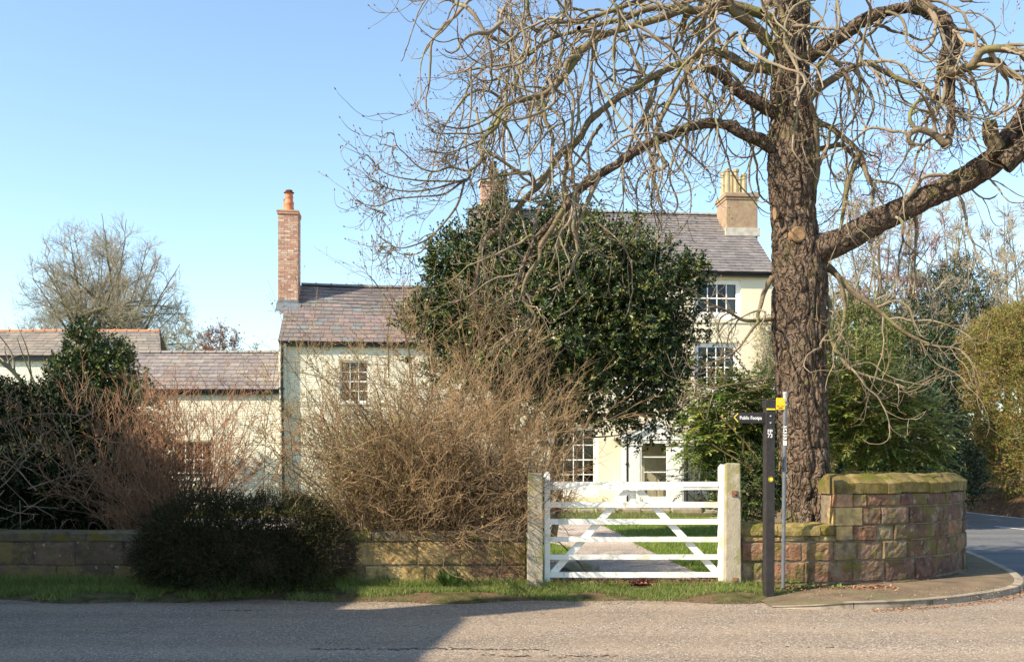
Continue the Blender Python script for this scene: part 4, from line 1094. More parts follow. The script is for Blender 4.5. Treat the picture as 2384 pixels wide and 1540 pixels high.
def leaves_arr(C, D, L, W, rs, fold=.25, updir=None):
    """bent diamond leaves -> verts, tris"""
    n = len(C); q = rs.normal(0, 1, (n, 3)); S = unit(np.cross(D, q)); Nn = np.cross(S, D)
    L = np.broadcast_to(L, (n,))[:, None]; W = np.broadcast_to(W, (n,))[:, None]
    mid = C + D*L*.45 - Nn*W*fold
    V = np.stack([C, mid + S*W*.5 + Nn*W*fold*2, C + D*L, mid - S*W*.5 + Nn*W*fold*2], 1)
    # crease through the middle vertex line: two triangles sharing base and tip
    i = np.arange(n)[:, None]*4
    F = np.concatenate([i + np.array([[0, 1, 2]]), i + np.array([[0, 2, 3]])], 1).reshape(-1, 3)
    return V.reshape(-1, 3), F
def pick(rs, pal, n, var=.2):
    pal = np.array(pal); c = pal[rs.integers(0, len(pal), n)]; return c * rs.uniform(1-var, 1+var, (n, 1))
def lobes_points(rs, lobes, n, inner=.55, wamp=.22, wf=2.2):
    """lobes: (x,y,z,rx,ry,rz[,weight]) -> points and outward directions, mostly near the surface"""
    lb = np.array([list(l) + [1.0]*(7-len(l)) for l in lobes]); vol = lb[:, 3]*lb[:, 4]*lb[:, 5]; pr = (vol**(2/3))*lb[:, 6]; pr /= pr.sum()
    i = rs.choice(len(lb), n, p=pr); d = unit(rs.normal(0, 1, (n, 3))); r = rs.uniform(inner**3, 1, n)**(1/3)
    wob = np.array([mnoise.noise(Vector(tuple(v*wf + k*5))) for v, k in zip(d, i)])
    r = r*(1 + wamp*wob)
    return lb[i, :3] + d*lb[i, 3:6]*r[:, None], unit(d/lb[i, 3:6]), i
def V3lobe(px, py, d, rx, ry, rd=None, w=1.0):
    p = P(px, py, d); s = d/F; return (p.x, p.y, p.z, rx*s, rd if rd else rx*s*.85, ry*s, w)
def sprig_leaves(rs, P0, out, per, sl, L, W, up=.3, splay=.9, pal=None, var=.25, wig=.5):
    """per leaves along a short sprig at every point"""
    n = len(P0); D = unit(out + rs.normal(0, wig, (n, 3)) + np.array([0, 0, up]))
    t = np.tile(np.linspace(.1, 1, per), n); idx = np.repeat(np.arange(n), per)
    C = P0[idx] + D[idx]*(t*sl)[:, None]*rs.uniform(.6, 1.3, (n, 1))[idx] ; q = rs.normal(0, 1, (len(idx), 3)); q = unit(q - D[idx]*(q*D[idx]).sum(1, keepdims=True))
    d = unit(D[idx]*.7 + q*splay)
    V, Fq = leaves_arr(C, d, L*rs.uniform(.7, 1.2, len(idx)), W*rs.uniform(.7, 1.2, len(idx)), rs)
    base = pick(rs, pal, n, var)
    c = base[idx]*rs.uniform(.8, 1.2, (len(idx), 1))
    sp = np.stack([P0, P0 + D*sl*.5, P0 + D*sl], 1)
    return V, Fq, np.repeat(c, 2, axis=0), sp
def merge(parts):
    Vs, Fs, Cs, b = [], [], [], 0
    for V, Fq, c in parts: Vs.append(V); Fs.append(Fq + b); Cs.append(c); b += len(V)
    return np.concatenate(Vs), np.concatenate(Fs), np.concatenate(Cs)
def loc_of(o): return np.array(o)

# ---- thick limbs with fissured bark
def spline(pts, rad, step):
    pts = [Vector((*p, r)) for p, r in zip(pts, rad)]
    ext = [pts[0]*2 - pts[1]] + pts + [pts[-1]*2 - pts[-2]]; q = []
    for i in range(1, len(ext)-2):
        p0, p1, p2, p3 = ext[i-1:i+3]; n = max(2, int((p2-p1).length/step))
        for k in range(n):
            t = k/n; q.append(.5*((2*p1) + (p2-p0)*t + (2*p0-5*p1+4*p2-p3)*t*t + (3*p1-p0-3*p2+p3)*t**3))
    q.append(pts[-1]); a = np.array([tuple(v) for v in q]); return a[:, :3], np.maximum(a[:, 3], .002)
def thick(pts, rad, sides, step, amp, freq, lfreq, seed, lump=.06, flare=None):
    C, r = spline(pts, rad, step); n = len(C)
    T = unit(np.gradient(C, axis=0)); S = np.zeros_like(C); s = np.cross(T[0], [0.0, 1, .01]); s /= np.linalg.norm(s)
    for i in range(n):
        s = s - T[i]*np.dot(s, T[i]); s /= np.linalg.norm(s); S[i] = s
    U = np.cross(S, T); a = np.arange(sides)*2*np.pi/sides
    sl = np.concatenate([[0], np.cumsum(np.linalg.norm(np.diff(C, axis=0), axis=1))])
    V = np.zeros((n, sides, 3))
    for i in range(n):
        for j in range(sides):
            ca, sa = math.cos(a[j]), math.sin(a[j]); rr = r[i]
            q = Vector((ca*rr*freq + seed, sa*rr*freq, sl[i]*lfreq))
            w_ = mnoise.noise(q*.5)*1.3
            n1 = abs(mnoise.noise(q + Vector((w_, w_, w_*.6)))); n2 = abs(mnoise.noise(q*2.3 + Vector((7, w_, 3))))
            g = min(1, n1*4.2)*.72 + min(1, n2*3.5)*.28
            lum = mnoise.noise(Vector((ca*1.1+seed, sa*1.1, sl[i]*1.1)))
            fl = flare(i/(n-1), a[j]) if flare else 0
            R_ = rr*(1 + lump*lum + fl) + amp*(g-1)*min(1, rr/.08)
            V[i, j] = C[i] + (S[i]*ca + U[i]*sa)*R_
    V = V.reshape(-1, 3); i = np.arange(n-1)[:, None]*sides; j = np.arange(sides)[None, :]; j2 = (j+1) % sides
    Fq = np.stack([i+j, i+j2, i+sides+j2, i+sides+j], -1).reshape(-1, 4)
    # end cap as thin quads
    k0 = (n-1)*sides; caps = [(k0+q, k0+q+1, k0+sides-q-2, k0+sides-q-1) for q in range(sides//2-1)]
    return V, np.concatenate([Fq, np.array(caps)]), C, r

# ==================================================================== the big horse chestnut
TD = 13.55
chest = empty('horse_chestnut', (0, 0, 0), 0, 'huge bare horse chestnut with thick fissured trunk and drooping twisted branches behind the sandstone wall', 'tree')
def VP(q, d): return tuple(P(q[0], q[1], d))
def limb_pts(seq, d0, d1, conv=None):
    """seq of (px,py,width) in photo columns/rows -> points, radii"""
    n = len(seq); out, rad = [], []
    for i, (x, y, w_) in enumerate(seq):
        d = d0 + (d1-d0)*i/(n-1); out.append(VP((x, y), d)); rad.append(w_/2/F*d)
    return out, rad
z3 = lambda s: [(1614 + x*.4031, y*.4031, w_*.4031) for x, y, w_ in s]
z4 = lambda s: [(807 + x*.4031, y*.4031, w_*.4031) for x, y, w_ in s]
zm = lambda s: [(1676 + x*.2418, 558.7 + y*.2418, w_*.2418) for x, y, w_ in s]
tr_pts, tr_rad = limb_pts([(1886, 1290, 132), (1884, 1240, 112), (1882, 1180, 104), (1876, 1080, 108), (1868, 960, 114), (1862, 850, 116), (1860, 740, 120), (1862, 650, 122), (1852, 560, 106), (1846, 480, 100), (1846, 380, 112), (1845, 290, 96), (1840, 200, 88), (1846, 100, 78), (1850, 0, 66), (1852, -120, 54), (1850, -260, 40), (1845, -400, 20)], TD, TD)
flare = lambda t, a: max(0, .085 - t)*3.4*(1 + .7*math.sin(a*5+1))
tr_rad = [q*1.05 for q in tr_rad]
Vt, Ft, _, _ = thick(tr_pts, tr_rad, 128, .026, .062, 9.5, 2.7, 3, .07, flare)
np_mesh('trunk', Vt, Ft, M['bark'], chest)
LIMBS = [  # (sequence, depth start, depth end, sides, part of crown: how many cords, bias)
 (z4([(2600, 930, 110), (2431, 832, 88), (2310, 780, 76), (2160, 712, 62), (2010, 722, 60), (1900, 770, 60), (1740, 832, 58), (1640, 892, 62), (1560, 945, 56), (1430, 1030, 50), (1340, 1100, 50), (1270, 1190, 46), (1200, 1270, 44), (1130, 1335, 42), (1085, 1400, 34), (1040, 1480, 28), (1010, 1570, 24), (960, 1700, 18)]), TD, 12.4, 26, 20),
 (z4([(2600, 470, 90), (2441, 402, 64), (2310, 385, 56), (2190, 312, 52), (2060, 300, 48), (1980, 345, 44), (1850, 400, 42), (1740, 460, 42), (1680, 500, 44), (1560, 570, 42), (1480, 630, 44), (1400, 700, 44), (1350, 790, 46), (1290, 850, 48), (1230, 890, 46), (1190, 960, 40), (1120, 1060, 40), (1040, 1140, 36), (960, 1230, 34), (880, 1320, 34), (790, 1395, 28), (770, 1480, 26), (755, 1600, 24), (740, 1690, 22), (790, 1740, 16)]), TD, 13.0, 26, 26),
 (z3([(560, 330, 70), (500, 200, 64), (440, 110, 60), (330, 60, 58), (200, 30, 56), (60, 62, 52), (-60, 60, 44), (-200, 110, 40)]) + z4([(1550, 180, 38), (1450, 222, 40), (1380, 270, 46), (1320, 345, 46), (1260, 430, 42), (1200, 500, 36), (1130, 550, 34), (1030, 572, 32), (940, 602, 28), (885, 660, 26), (868, 720, 24), (800, 790, 22), (770, 850, 18), (795, 920, 12)]), TD, 12.6, 24, 34),
 (z4([(2080, -60, 44), (1900, 40, 40), (1750, 50, 36), (1600, 110, 32), (1500, 130, 28), (1360, 172, 24), (1200, 215, 22), (1120, 262, 20), (1060, 312, 18), (980, 332, 16), (940, 400, 14), (890, 442, 13), (870, 525, 10)]), TD+.8, 13.8, 14, 24),
 (z4([(1900, -80, 30), (1700, 0, 28), (1420, 100, 24), (1270, 126, 24), (1170, 132, 22), (1100, 182, 20), (1062, 110, 16), (1040, 0, 12), (1030, -80, 8)]), TD, 13, 14, 16),
 (z4([(2600, 720, 110), (2431, 625, 84), (2310, 555, 74), (2230, 500, 64), (2160, 430, 60), (2100, 395, 56), (2060, 400, 40)]), TD, 13.1, 24, 8),
 (z3([(560, 420, 80), (520, 330, 74), (440, 250, 70), (330, 130, 66), (230, 60, 60), (180, -60, 50), (120, -200, 40)]), TD, 12.9, 24, 12),
 (z4([(2000, 350, 26), (1930, 480, 26), (1870, 580, 26), (1830, 660, 24), (1790, 740, 24), (1800, 860, 22), (1840, 960, 20), (1760, 1000, 18), (1730, 1090, 12)]), 13.0, 12.7, 12, 8),
 (z4([(1130, 548, 24), (1140, 620, 22), (1150, 700, 22), (1190, 790, 22), (1185, 880, 16), (1215, 930, 14), (1245, 1000, 10), (1290, 1040, 6)]), 12.85, 12.6, 12, 5),
 (z4([(1250, 1210, 30), (1180, 1330, 30), (1120, 1420, 30), (1110, 1500, 26), (1040, 1600, 22), (1020, 1720, 22), (1090, 1830, 18), (1040, 1900, 16), (960, 1920, 12), (860, 1990, 8)]), 12.6, 12.3, 12, 8),
 # the fan of thin branches reaching out at the left
 (z4([(800, 900, 22), (770, 940, 20), (700, 985, 17), (600, 965, 15), (510, 990, 13), (420, 965, 11), (330, 880, 9), (290, 840, 7), (268, 745, 4)]), 12.6, 12.3, 6, 7),
 (z4([(720, 975, 16), (690, 1040, 15), (560, 1045, 13), (400, 1040, 11), (250, 1010, 8), (165, 955, 6), (150, 905, 4)]), 12.6, 12.5, 6, 8),
 (z4([(690, 1035, 14), (520, 1085, 12), (380, 1105, 10), (250, 1090, 8), (170, 1050, 6), (130, 1030, 4)]), 12.6, 12.2, 6, 7),
 (z4([(680, 1040, 14), (560, 1120, 12), (420, 1135, 10), (280, 1150, 9), (190, 1187, 8), (110, 1182, 6), (55, 1158, 4)]), 12.6, 12.7, 6, 8),
 (z4([(680, 1050, 15), (640, 1180, 14), (560, 1290, 12), (480, 1370, 11), (400, 1412, 10), (300, 1432, 8), (225, 1390, 6), (170, 1350, 4)]), 12.6, 12.4, 6, 9),
 (z4([(540, 1310, 11), (470, 1400, 10), (420, 1460, 9), (330, 1470, 7), (260, 1440, 5), (185, 1422, 4)]), 12.5, 12.2, 6, 6),
 (z4([(900, 610, 18), (800, 690, 14), (680, 740, 12), (600, 735, 10), (540, 715, 8), (470, 665, 4)]), 12.8, 12.4, 6, 7),
 (z4([(860, 720, 15), (760, 770, 12), (640, 770, 10), (520, 770, 7), (465, 740, 4)]), 12.7, 12.6, 6, 7),
 (z4([(800, 800, 13), (700, 840, 11), (600, 880, 9), (520, 880, 7), (455, 875, 4)]), 12.7, 12.3, 6, 6),
 (z4([(900, 440, 12), (830, 465, 10), (770, 460, 8), (700, 420, 6), (640, 385, 4)]), 13.8, 13.6, 6, 5),
 (z4([(1000, 330, 12), (930, 290, 10), (850, 250, 8), (800, 200, 6), (798, 152, 4)]), 13.8, 13.7, 6, 6),
 (z4([(1090, 180, 12), (1010, 130, 10), (950, 60, 8), (930, 0, 5)]), 13.2, 13.5, 6, 6),
 (z4([(1060, 1000, 26), (990, 995, 20), (930, 950, 20), (860, 905, 18), (780, 870, 12)]), 12.8, 12.6, 8, 4),
 (z4([(1090, 1090, 34), (1065, 1010, 22), (1000, 1000, 16), (900, 1010, 12), (780, 1040, 8)]), 12.9, 12.6, 8, 4),
 # right side
 (z3([(560, 1510, 210), (690, 1450, 190), (850, 1392, 160), (1100, 1258, 150), (1250, 1190, 142), (1400, 1118, 140), (1600, 1018, 150), (1740, 920, 150), (1830, 800, 140), (1900, 700, 120), (1960, 560, 110), (2000, 300, 100), (2000, 0, 80), (1980, -300, 50)]), TD, 12.6, 56, 24),
 (z3([(1760, 860, 100), (1725, 800, 96), (1712, 730, 88), (1708, 695, 78)]), 12.75, 12.7, 30, 0),
 (z3([(1790, 960, 120), (1950, 820, 110), (2150, 700, 90), (2400, 620, 70)]), 12.7, 12.3, 24, 14),
 (z3([(580, 400, 110), (650, 345, 86), (760, 262, 82), (880, 190, 84), (1000, 110, 78), (1130, 60, 66), (1260, 45, 68), (1370, 78, 78), (1440, 112, 84), (1480, 190, 92), (1490, 300, 100), (1470, 400, 104), (1485, 470, 70), (1490, 600, 54), (1488, 700, 50), (1480, 780, 48), (1452, 850, 44)]), TD, 12.5, 30, 30),
 (z3([(1200, -120, 60), (1290, -10, 60), (1390, 70, 60)]), 12.9, 12.75, 18, 6),
 (z3([(560, 640, 70), (650, 580, 54), (740, 502, 46), (860, 422, 42), (930, 385, 38), (1010, 362, 34), (1100, 412, 30), (1200, 462, 30), (1320, 502, 28), (1400, 560, 24), (1500, 620, 18), (1580, 700, 10)]), TD, 12.9, 16, 14),
 (z3([(1470, 420, 60), (1560, 395, 54), (1620, 370, 50), (1660, 300, 46), (1750, 280, 44), (1900, 300, 42), (2050, 340, 30)]), 12.5, 12.0, 18, 10),
 (z3([(1610, 390, 40), (1700, 350, 38), (1770, 360, 36), (1830, 430, 36), (1910, 462, 30), (2000, 560, 20)]), 12.4, 12.1, 14, 8),
 (z3([(1482, 820, 46), (1450, 830, 44), (1400, 782, 42), (1330, 752, 40), (1290, 750, 36), (1245, 780, 34), (1255, 830, 28), (1340, 835, 10)]), 12.5, 12.5, 14, 3),
 (z3([(1290, 755, 26), (1250, 690, 24), (1268, 620, 22), (1310, 580, 20), (1390, 575, 14), (1450, 640, 8)]), 12.5, 12.6, 10, 3),
 (z3([(688, 1100, 40), (694, 1000, 74), (692, 860, 76), (690, 720, 70), (690, 695, 40)]), TD-.12, TD-.15, 20, 4),
 (z3([(690, 730, 40), (760, 720, 32), (850, 780, 32), (950, 870, 30), (985, 950, 28), (1005, 1020, 26), (1040, 1080, 22), (1030, 1180, 14)]), TD-.1, 13.0, 12, 10),
 (z3([(690, 870, 36), (780, 850, 30), (860, 838, 30), (930, 905, 24), (990, 980, 16)]), TD, 13.9, 12, 6),
 (z3([(960, 880, 34), (920, 980, 30), (890, 1080, 28), (870, 1200, 26), (850, 1320, 16)]), 13.2, 13.3, 12, 4),
 (z3([(400, 70, 40), (460, 0, 44), (520, 110, 40), (560, 260, 34), (600, 330, 30), (720, 300, 26), (820, 350, 26), (880, 430, 22), (940, 540, 20), (960, 590, 10)]), 13.1, 12.9, 12, 8),
 (zm([(1000, 250, 110), (1060, 275, 80), (1120, 330, 60), (1190, 400, 56), (1280, 500, 54), (1360, 560, 50), (1500, 650, 46), (1620, 760, 40), (1800, 900, 34), (2050, 1010, 28), (2300, 1040, 20)]), TD, 13.0, 16, 14),
 (zm([(985, 450, 60), (1020, 540, 56), (1060, 640, 54), (1045, 760, 52), (1040, 900, 50), (1100, 1030, 46), (1180, 1150, 40), (1270, 1250, 34), (1400, 1300, 26), (1580, 1350, 20), (1800, 1420, 12)]), TD, 13.0, 12, 8),
 (zm([(1130, 330, 44), (1170, 450, 40), (1200, 560, 40), (1195, 760, 36), (1150, 900, 26), (1180, 1000, 16)]), 13.4, 13.2, 10, 5),
 (zm([(500, 360, 60), (455, 440, 52), (420, 520, 48), (395, 620, 42), (365, 720, 36), (365, 790, 30), (310, 860, 26), (240, 960, 22), (160, 1060, 18), (0, 1150, 12), (-150, 1190, 8)]), TD, 13.0, 10, 6),
 (zm([(495, 760, 44), (380, 775, 38), (230, 770, 34), (100, 700, 28), (0, 650, 22), (-150, 600, 14)]), TD, 13.2, 10, 5),
 (zm([(480, 1330, 30), (380, 1350, 26), (250, 1370, 24), (100, 1390, 20), (-60, 1420, 14), (-250, 1380, 8)]), TD, 12.9, 8, 4),
]
rs = np.random.default_rng(11)
cordP, cordD, cordR, cordL = [], [], [], []
for k, (seq, d0, d1, sides, nc) in enumerate(LIMBS):
    lp, lr = limb_pts(seq, d0, d1)
    big = max(lr) > .09
    V_, F_, C, r = thick(lp, lr, sides, .035 if big else .04, .03 if big else .006, 12, 4, k*3.1, .10 if big else .08)
    np_mesh('limb', V_, F_, M['bark'] if big and max(lr) > .12 else M['bark2'], chest, smooth=not big)
    if nc:
        n = len(C); lo = int(n*.22); ii = rs.integers(lo, n-1, int(nc*(.45 if (max(lr) < .045 and C[-1][0] < 0) else .68))); T = unit(np.gradient(C, axis=0))
        q = rs.normal(0, 1, (len(ii), 3)); q = unit(q - T[ii]*(q*T[ii]).sum(1, keepdims=True))
        side = -1.0 if C[-1][0] < C[0][0] else 1.0
        cordP.append(C[ii]); cordD.append(unit(T[ii]*.6 + q*.9 + np.array([.25*side, 0, .1])))
        cordR.append(np.clip(r[ii]*.55, .0065, .030)*rs.uniform(.6, 1.1, len(ii))); cordL.append(rs.uniform(.6, 1.9, len(ii))*np.clip(.2 + r[ii]/.03, .35, 1)*(.5 if (max(lr) < .06 and d0 > 12 and C[-1][0] < 0 and max(lr) < .045) else 1))
        # the fan of twigs at the limb's end
        e = 5; cordP.append(np.repeat(C[-2:-1], e, axis=0) - T[-2]*rs.uniform(0, .5, (e, 1))); cordD.append(unit(T[-2] + rs.normal(0, .55, (e, 3)) + np.array([.5*side, 0, .25])))
        cordR.append(np.full(e, .009)); cordL.append(rs.uniform(.4, 1.1, e)*(1 if lr[-1] > .02 else .32))
# more hanging cords from the upper crown (mostly above the frame)
m = 130
X = rs.uniform(-.8, 4.6, m); Z = rs.uniform(6.6, 8.6, m); Y = rs.uniform(12.0, 15.2, m)
cordP.append(np.stack([X, Y, Z], 1)); cordD.append(unit(rs.normal(0, .8, (m, 3)) + np.array([0, 0, -.6]))); cordR.append(rs.uniform(.011, .027, m)); cordL.append(rs.uniform(1.0, 2.8, m))
m = 30
X = rs.uniform(-.2, 2.6, m); Z = rs.uniform(5.2, 7.6, m); Y = rs.uniform(11.9, 14.0, m)
cordP.append(np.stack([X, Y, Z], 1)); cordD.append(unit(rs.normal(0, .7, (m, 3)) + np.array([0, 0, -.9]))); cordR.append(rs.uniform(.009, .019, m)); cordL.append(rs.uniform(.9, 2.3, m))
cordP, cordD, cordR, cordL = map(np.concatenate, (cordP, cordD, cordR, cordL))
n1 = 26
c1 = grow(rs, cordP, cordD, cordL, n1, .15, droop=rs.uniform(.05, .16, len(cordP)), lift=.26, lift_from=.74, smooth_w=.30)
r1 = cordR[:, None]*np.linspace(1.1, .30, n1)[None, :]*rs.uniform(.82, 1.22, (len(cordR), n1))
p, d, t, idx = spawn(rs, c1, 3, .15, 1, out=.9, bias=(0, 0, .05)); d = unit(d + np.where(p[:, :1] < 3.4, -.18, .18)*np.array([[1.0, 0, 0]])); r0 = cordR[idx]*(1-.72*t)*.62
L2 = rs.uniform(.22, .95, len(p))*np.clip(cordR[idx]/.013, .42, 1); c2 = grow(rs, p, d, L2, 14, .09, droop=rs.uniform(0, .10, len(p)), lift=.17, lift_from=.4)
r2 = np.clip(r0*1.1, .0048, .014)[:, None]*np.linspace(1, .45, 14)[None, :]*rs.uniform(.85, 1.18, (len(p), 14))
p, d, t, idx = spawn(rs, c2, 1, .3, .95, out=.9, bias=(0, 0, .3))
kp = rs.uniform(0, 1, len(p)) < .75; p, d = p[kp], d[kp]; c3 = grow(rs, p, d, rs.uniform(.08, .34, len(p)), 8, .06, 0, .14, .3)
r3 = np.full((len(c3), 8), .0042)*np.linspace(1.1, .9, 8)[None, :]
for rr in (r1, r2, r3):
    tip = rr[:, -1].copy(); rr[:, -1] = .0008
ends = np.concatenate([c2[:, -1], c3[:, -1]]); ed_ = np.concatenate([c2[:, -1]-c2[:, -2], c3[:, -1]-c3[:, -2]]); ed_ = unit(ed_)
bud = np.stack([ends - ed_*.006, ends + ed_*.006, ends + ed_*.018, ends + ed_*.030], 1)
V_, F_ = tubes_arr([(c1, r1)], 6); np_mesh('branch', V_, F_, M['twig'], chest, smooth=True)['kind'] = 'stuff'
V_, F_ = tubes_arr([(c2, r2), (c3, r3)], 3); crown = np_mesh('twigs', V_, F_, M['twig'], chest, smooth=True); crown['kind'] = 'stuff'
V_, F_ = tubes_arr([(bud, np.array([.003, .0075, .006, .0005]))], 4); np_mesh('buds', V_, F_, M['bud'], chest)['kind'] = 'stuff'
# pruned knot and pale scars on the trunk
pk = P(1864, 541, TD - .42); mb = MB(); mb.lathe(0, 0, [(.10, -.12), (.105, .0), (.085, .012), (.075, .002), (.0, .0)], 24)
mb.build('cut_knot', M['cutwood'], chest, loc=pk + Vector((0, .10, 0)), rot=(R(90), 0, R(6)))
pk = P(1804, 492, TD - .36); mb = MB(); mb.lathe(0, 0, [(.05, -.03), (.045, .012), (.0, .015)], 12); o = mb.build('bark_scar', M['cutwood'], chest, loc=pk + Vector((.03, .12, 0)), rot=(R(90), 0, R(-30))); o.scale = (.6, 1.9, 1)

# ==================================================================== evergreens
HOLLY = [(.020, .045, .012), (.028, .060, .014), (.045, .080, .018), (.014, .030, .010), (.075, .105, .024), (.12, .15, .03)]
def evergreen(name, label, cat, lobes, nsprig, per, sl, L, W, pal, m, seed, trunks=(), inner=.6, up=.3, group=None, leafname='foliage', twigs=True, splay=.9, wamp=.22, wf=2.2):
    rs = np.random.default_rng(seed); o = empty(name, (lobes[0][0], lobes[0][1], 0), 0, label, cat, group); off_ = np.array([lobes[0][0], lobes[0][1], 0.0])
    Pp, out, _ = lobes_points(rs, lobes, nsprig, inner, wamp, wf)
    V_, F_, c, sp = sprig_leaves(rs, Pp, out, per, sl, L, W, up=up, pal=pal, splay=splay)
    np_mesh(leafname, V_ - off_, F_, m, o, c)['kind'] = 'stuff'
    g = []
    if twigs: V_, F_ = tubes_arr([(sp[::2], np.array([.006, .004, .002]))], 3); np_mesh('twigs', V_ - off_, F_, M['stem'], o)['kind'] = 'stuff'
    for k, (a, b, r_) in enumerate(trunks):
        P0 = np.array([a]); D0 = np.array([b]) - P0; Ln = np.linalg.norm(D0); tr = grow(rs, P0, D0, Ln, 16, .05); V_, F_ = tubes_arr([(tr, np.linspace(r_, r_*.4, 16))], 10)
        np_mesh('trunk', V_ - off_, F_, M['farbark'], o, smooth=True)
        p, d, t, _i = spawn(rs, tr, 14, .35, 1, 1.0, (0, 0, .2)); bb = grow(rs, p, d, rs.uniform(.6, 1.8, len(p)), 10, .1)
        g.append((bb, np.linspace(r_*.35, .006, 10)))
    if g: V_, F_ = tubes_arr(g, 5); np_mesh('branches', V_ - off_, F_, M['farbark'], o, smooth=True)['kind'] = 'stuff'
    return o
HD = 19.5
lob = [V3lobe(1150, 625, HD, 125, 100), V3lobe(1330, 625, HD+.3, 180, 125), V3lobe(1470, 690, HD, 130, 140), V3lobe(1260, 760, HD, 270, 150), V3lobe(1085, 725, HD, 108, 115),
       V3lobe(1515, 800, HD, 85, 100), V3lobe(1440, 880, HD, 190, 110, None, .5), V3lobe(1400, 950, HD, 110, 55, None, .3), V3lobe(1530, 975, HD, 80, 55, None, .3), V3lobe(1130, 880, HD, 130, 110, None, .45),
       V3lobe(1610, 640, HD, 30, 45, .3, 1.2), V3lobe(1150, 510, HD, 45, 22, .4, 1.0), V3lobe(1300, 490, HD, 40, 30, .3, 1.2), V3lobe(1035, 610, HD, 35, 55, .4), V3lobe(985, 740, HD, 35, 45, .4, .6), V3lobe(1540, 880, HD, 60, 70, None, .5), V3lobe(1620, 760, HD, 35, 35, None, .4), V3lobe(1230, 960, HD, 130, 70, None, .35)]
a = P(1262, 1180, HD); evergreen('holly_tree', 'big dark glossy evergreen tree before the cream house, thin at its underside', 'tree', lob, 15500, 10, .22, .078, .044, HOLLY, M['holly'], 5,
    [((a.x, HD, .05), tuple(P(1310, 700, HD)), .11), ((a.x+.2, HD+.2, .05), tuple(P(1400, 800, HD)), .07), ((a.x-.1, HD, .05), tuple(P(1130, 700, HD)), .11)], inner=.5, wamp=.55, wf=3.4)
LD = 24.0
lob = [V3lobe(200, 820, LD, 45, 50), V3lobe(190, 775, LD, 20, 22), V3lobe(180, 880, LD, 58, 45), V3lobe(250, 855, LD, 48, 42), V3lobe(285, 818, LD, 16, 20), V3lobe(215, 960, LD, 90, 70), V3lobe(140, 860, LD, 22, 22)]
evergreen('holly_bush', 'pointed glossy holly rising above the dark shrubs in front of the outbuilding roof', 'bush', lob, 2600, 10, .24, .085, .046, HOLLY, M['holly'], 6, [((-10, LD, 0), tuple(P(200, 800, LD)), .09)])
lob = [(-11.9, 31, 2.4, .9, .9, 2.3), (-12.7, 31.2, 3.1, .85, .9, 2.5)]  # nearly hidden evergreen, added to throw shade on the annex wall
evergreen('annex_shade_bush', 'added tall evergreen, nearly hidden behind the holly, that shades the annex wall', 'bush', lob, 2000, 8, .25, .13, .06, HOLLY, M['holly'], 7, inner=.3)
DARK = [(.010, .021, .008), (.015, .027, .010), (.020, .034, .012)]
DD = 15.4
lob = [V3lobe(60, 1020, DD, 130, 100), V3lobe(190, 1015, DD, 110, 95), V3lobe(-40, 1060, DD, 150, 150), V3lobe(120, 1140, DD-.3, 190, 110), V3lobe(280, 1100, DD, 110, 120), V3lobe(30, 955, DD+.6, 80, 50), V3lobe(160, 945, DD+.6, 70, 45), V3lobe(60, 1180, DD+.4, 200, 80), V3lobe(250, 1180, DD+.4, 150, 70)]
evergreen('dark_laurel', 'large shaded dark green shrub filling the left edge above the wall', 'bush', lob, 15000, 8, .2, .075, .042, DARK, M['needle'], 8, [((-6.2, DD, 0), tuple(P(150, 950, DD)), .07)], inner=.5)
# low juniper in front of the wall
JUN = [(.034, .040, .014), (.026, .030, .012), (.050, .046, .018), (.044, .030, .015)]
JD = 12.35
lob = [V3lobe(470, 1250, JD, 135, 98, .75), V3lobe(620, 1250, JD, 150, 100, .8), V3lobe(735, 1285, JD, 85, 78, .6), V3lobe(540, 1300, JD-.1, 200, 75, .8), V3lobe(395, 1290, JD, 65, 70, .6), V3lobe(700, 1215, JD, 60, 50, .5)]
evergreen('juniper_bush', 'low spreading dark juniper bulging over the wall onto the verge', 'bush', lob, 11000, 9, .13, .038, .010, JUN, M['needle'], 9, inner=.7, up=.15, splay=.45, twigs=False)

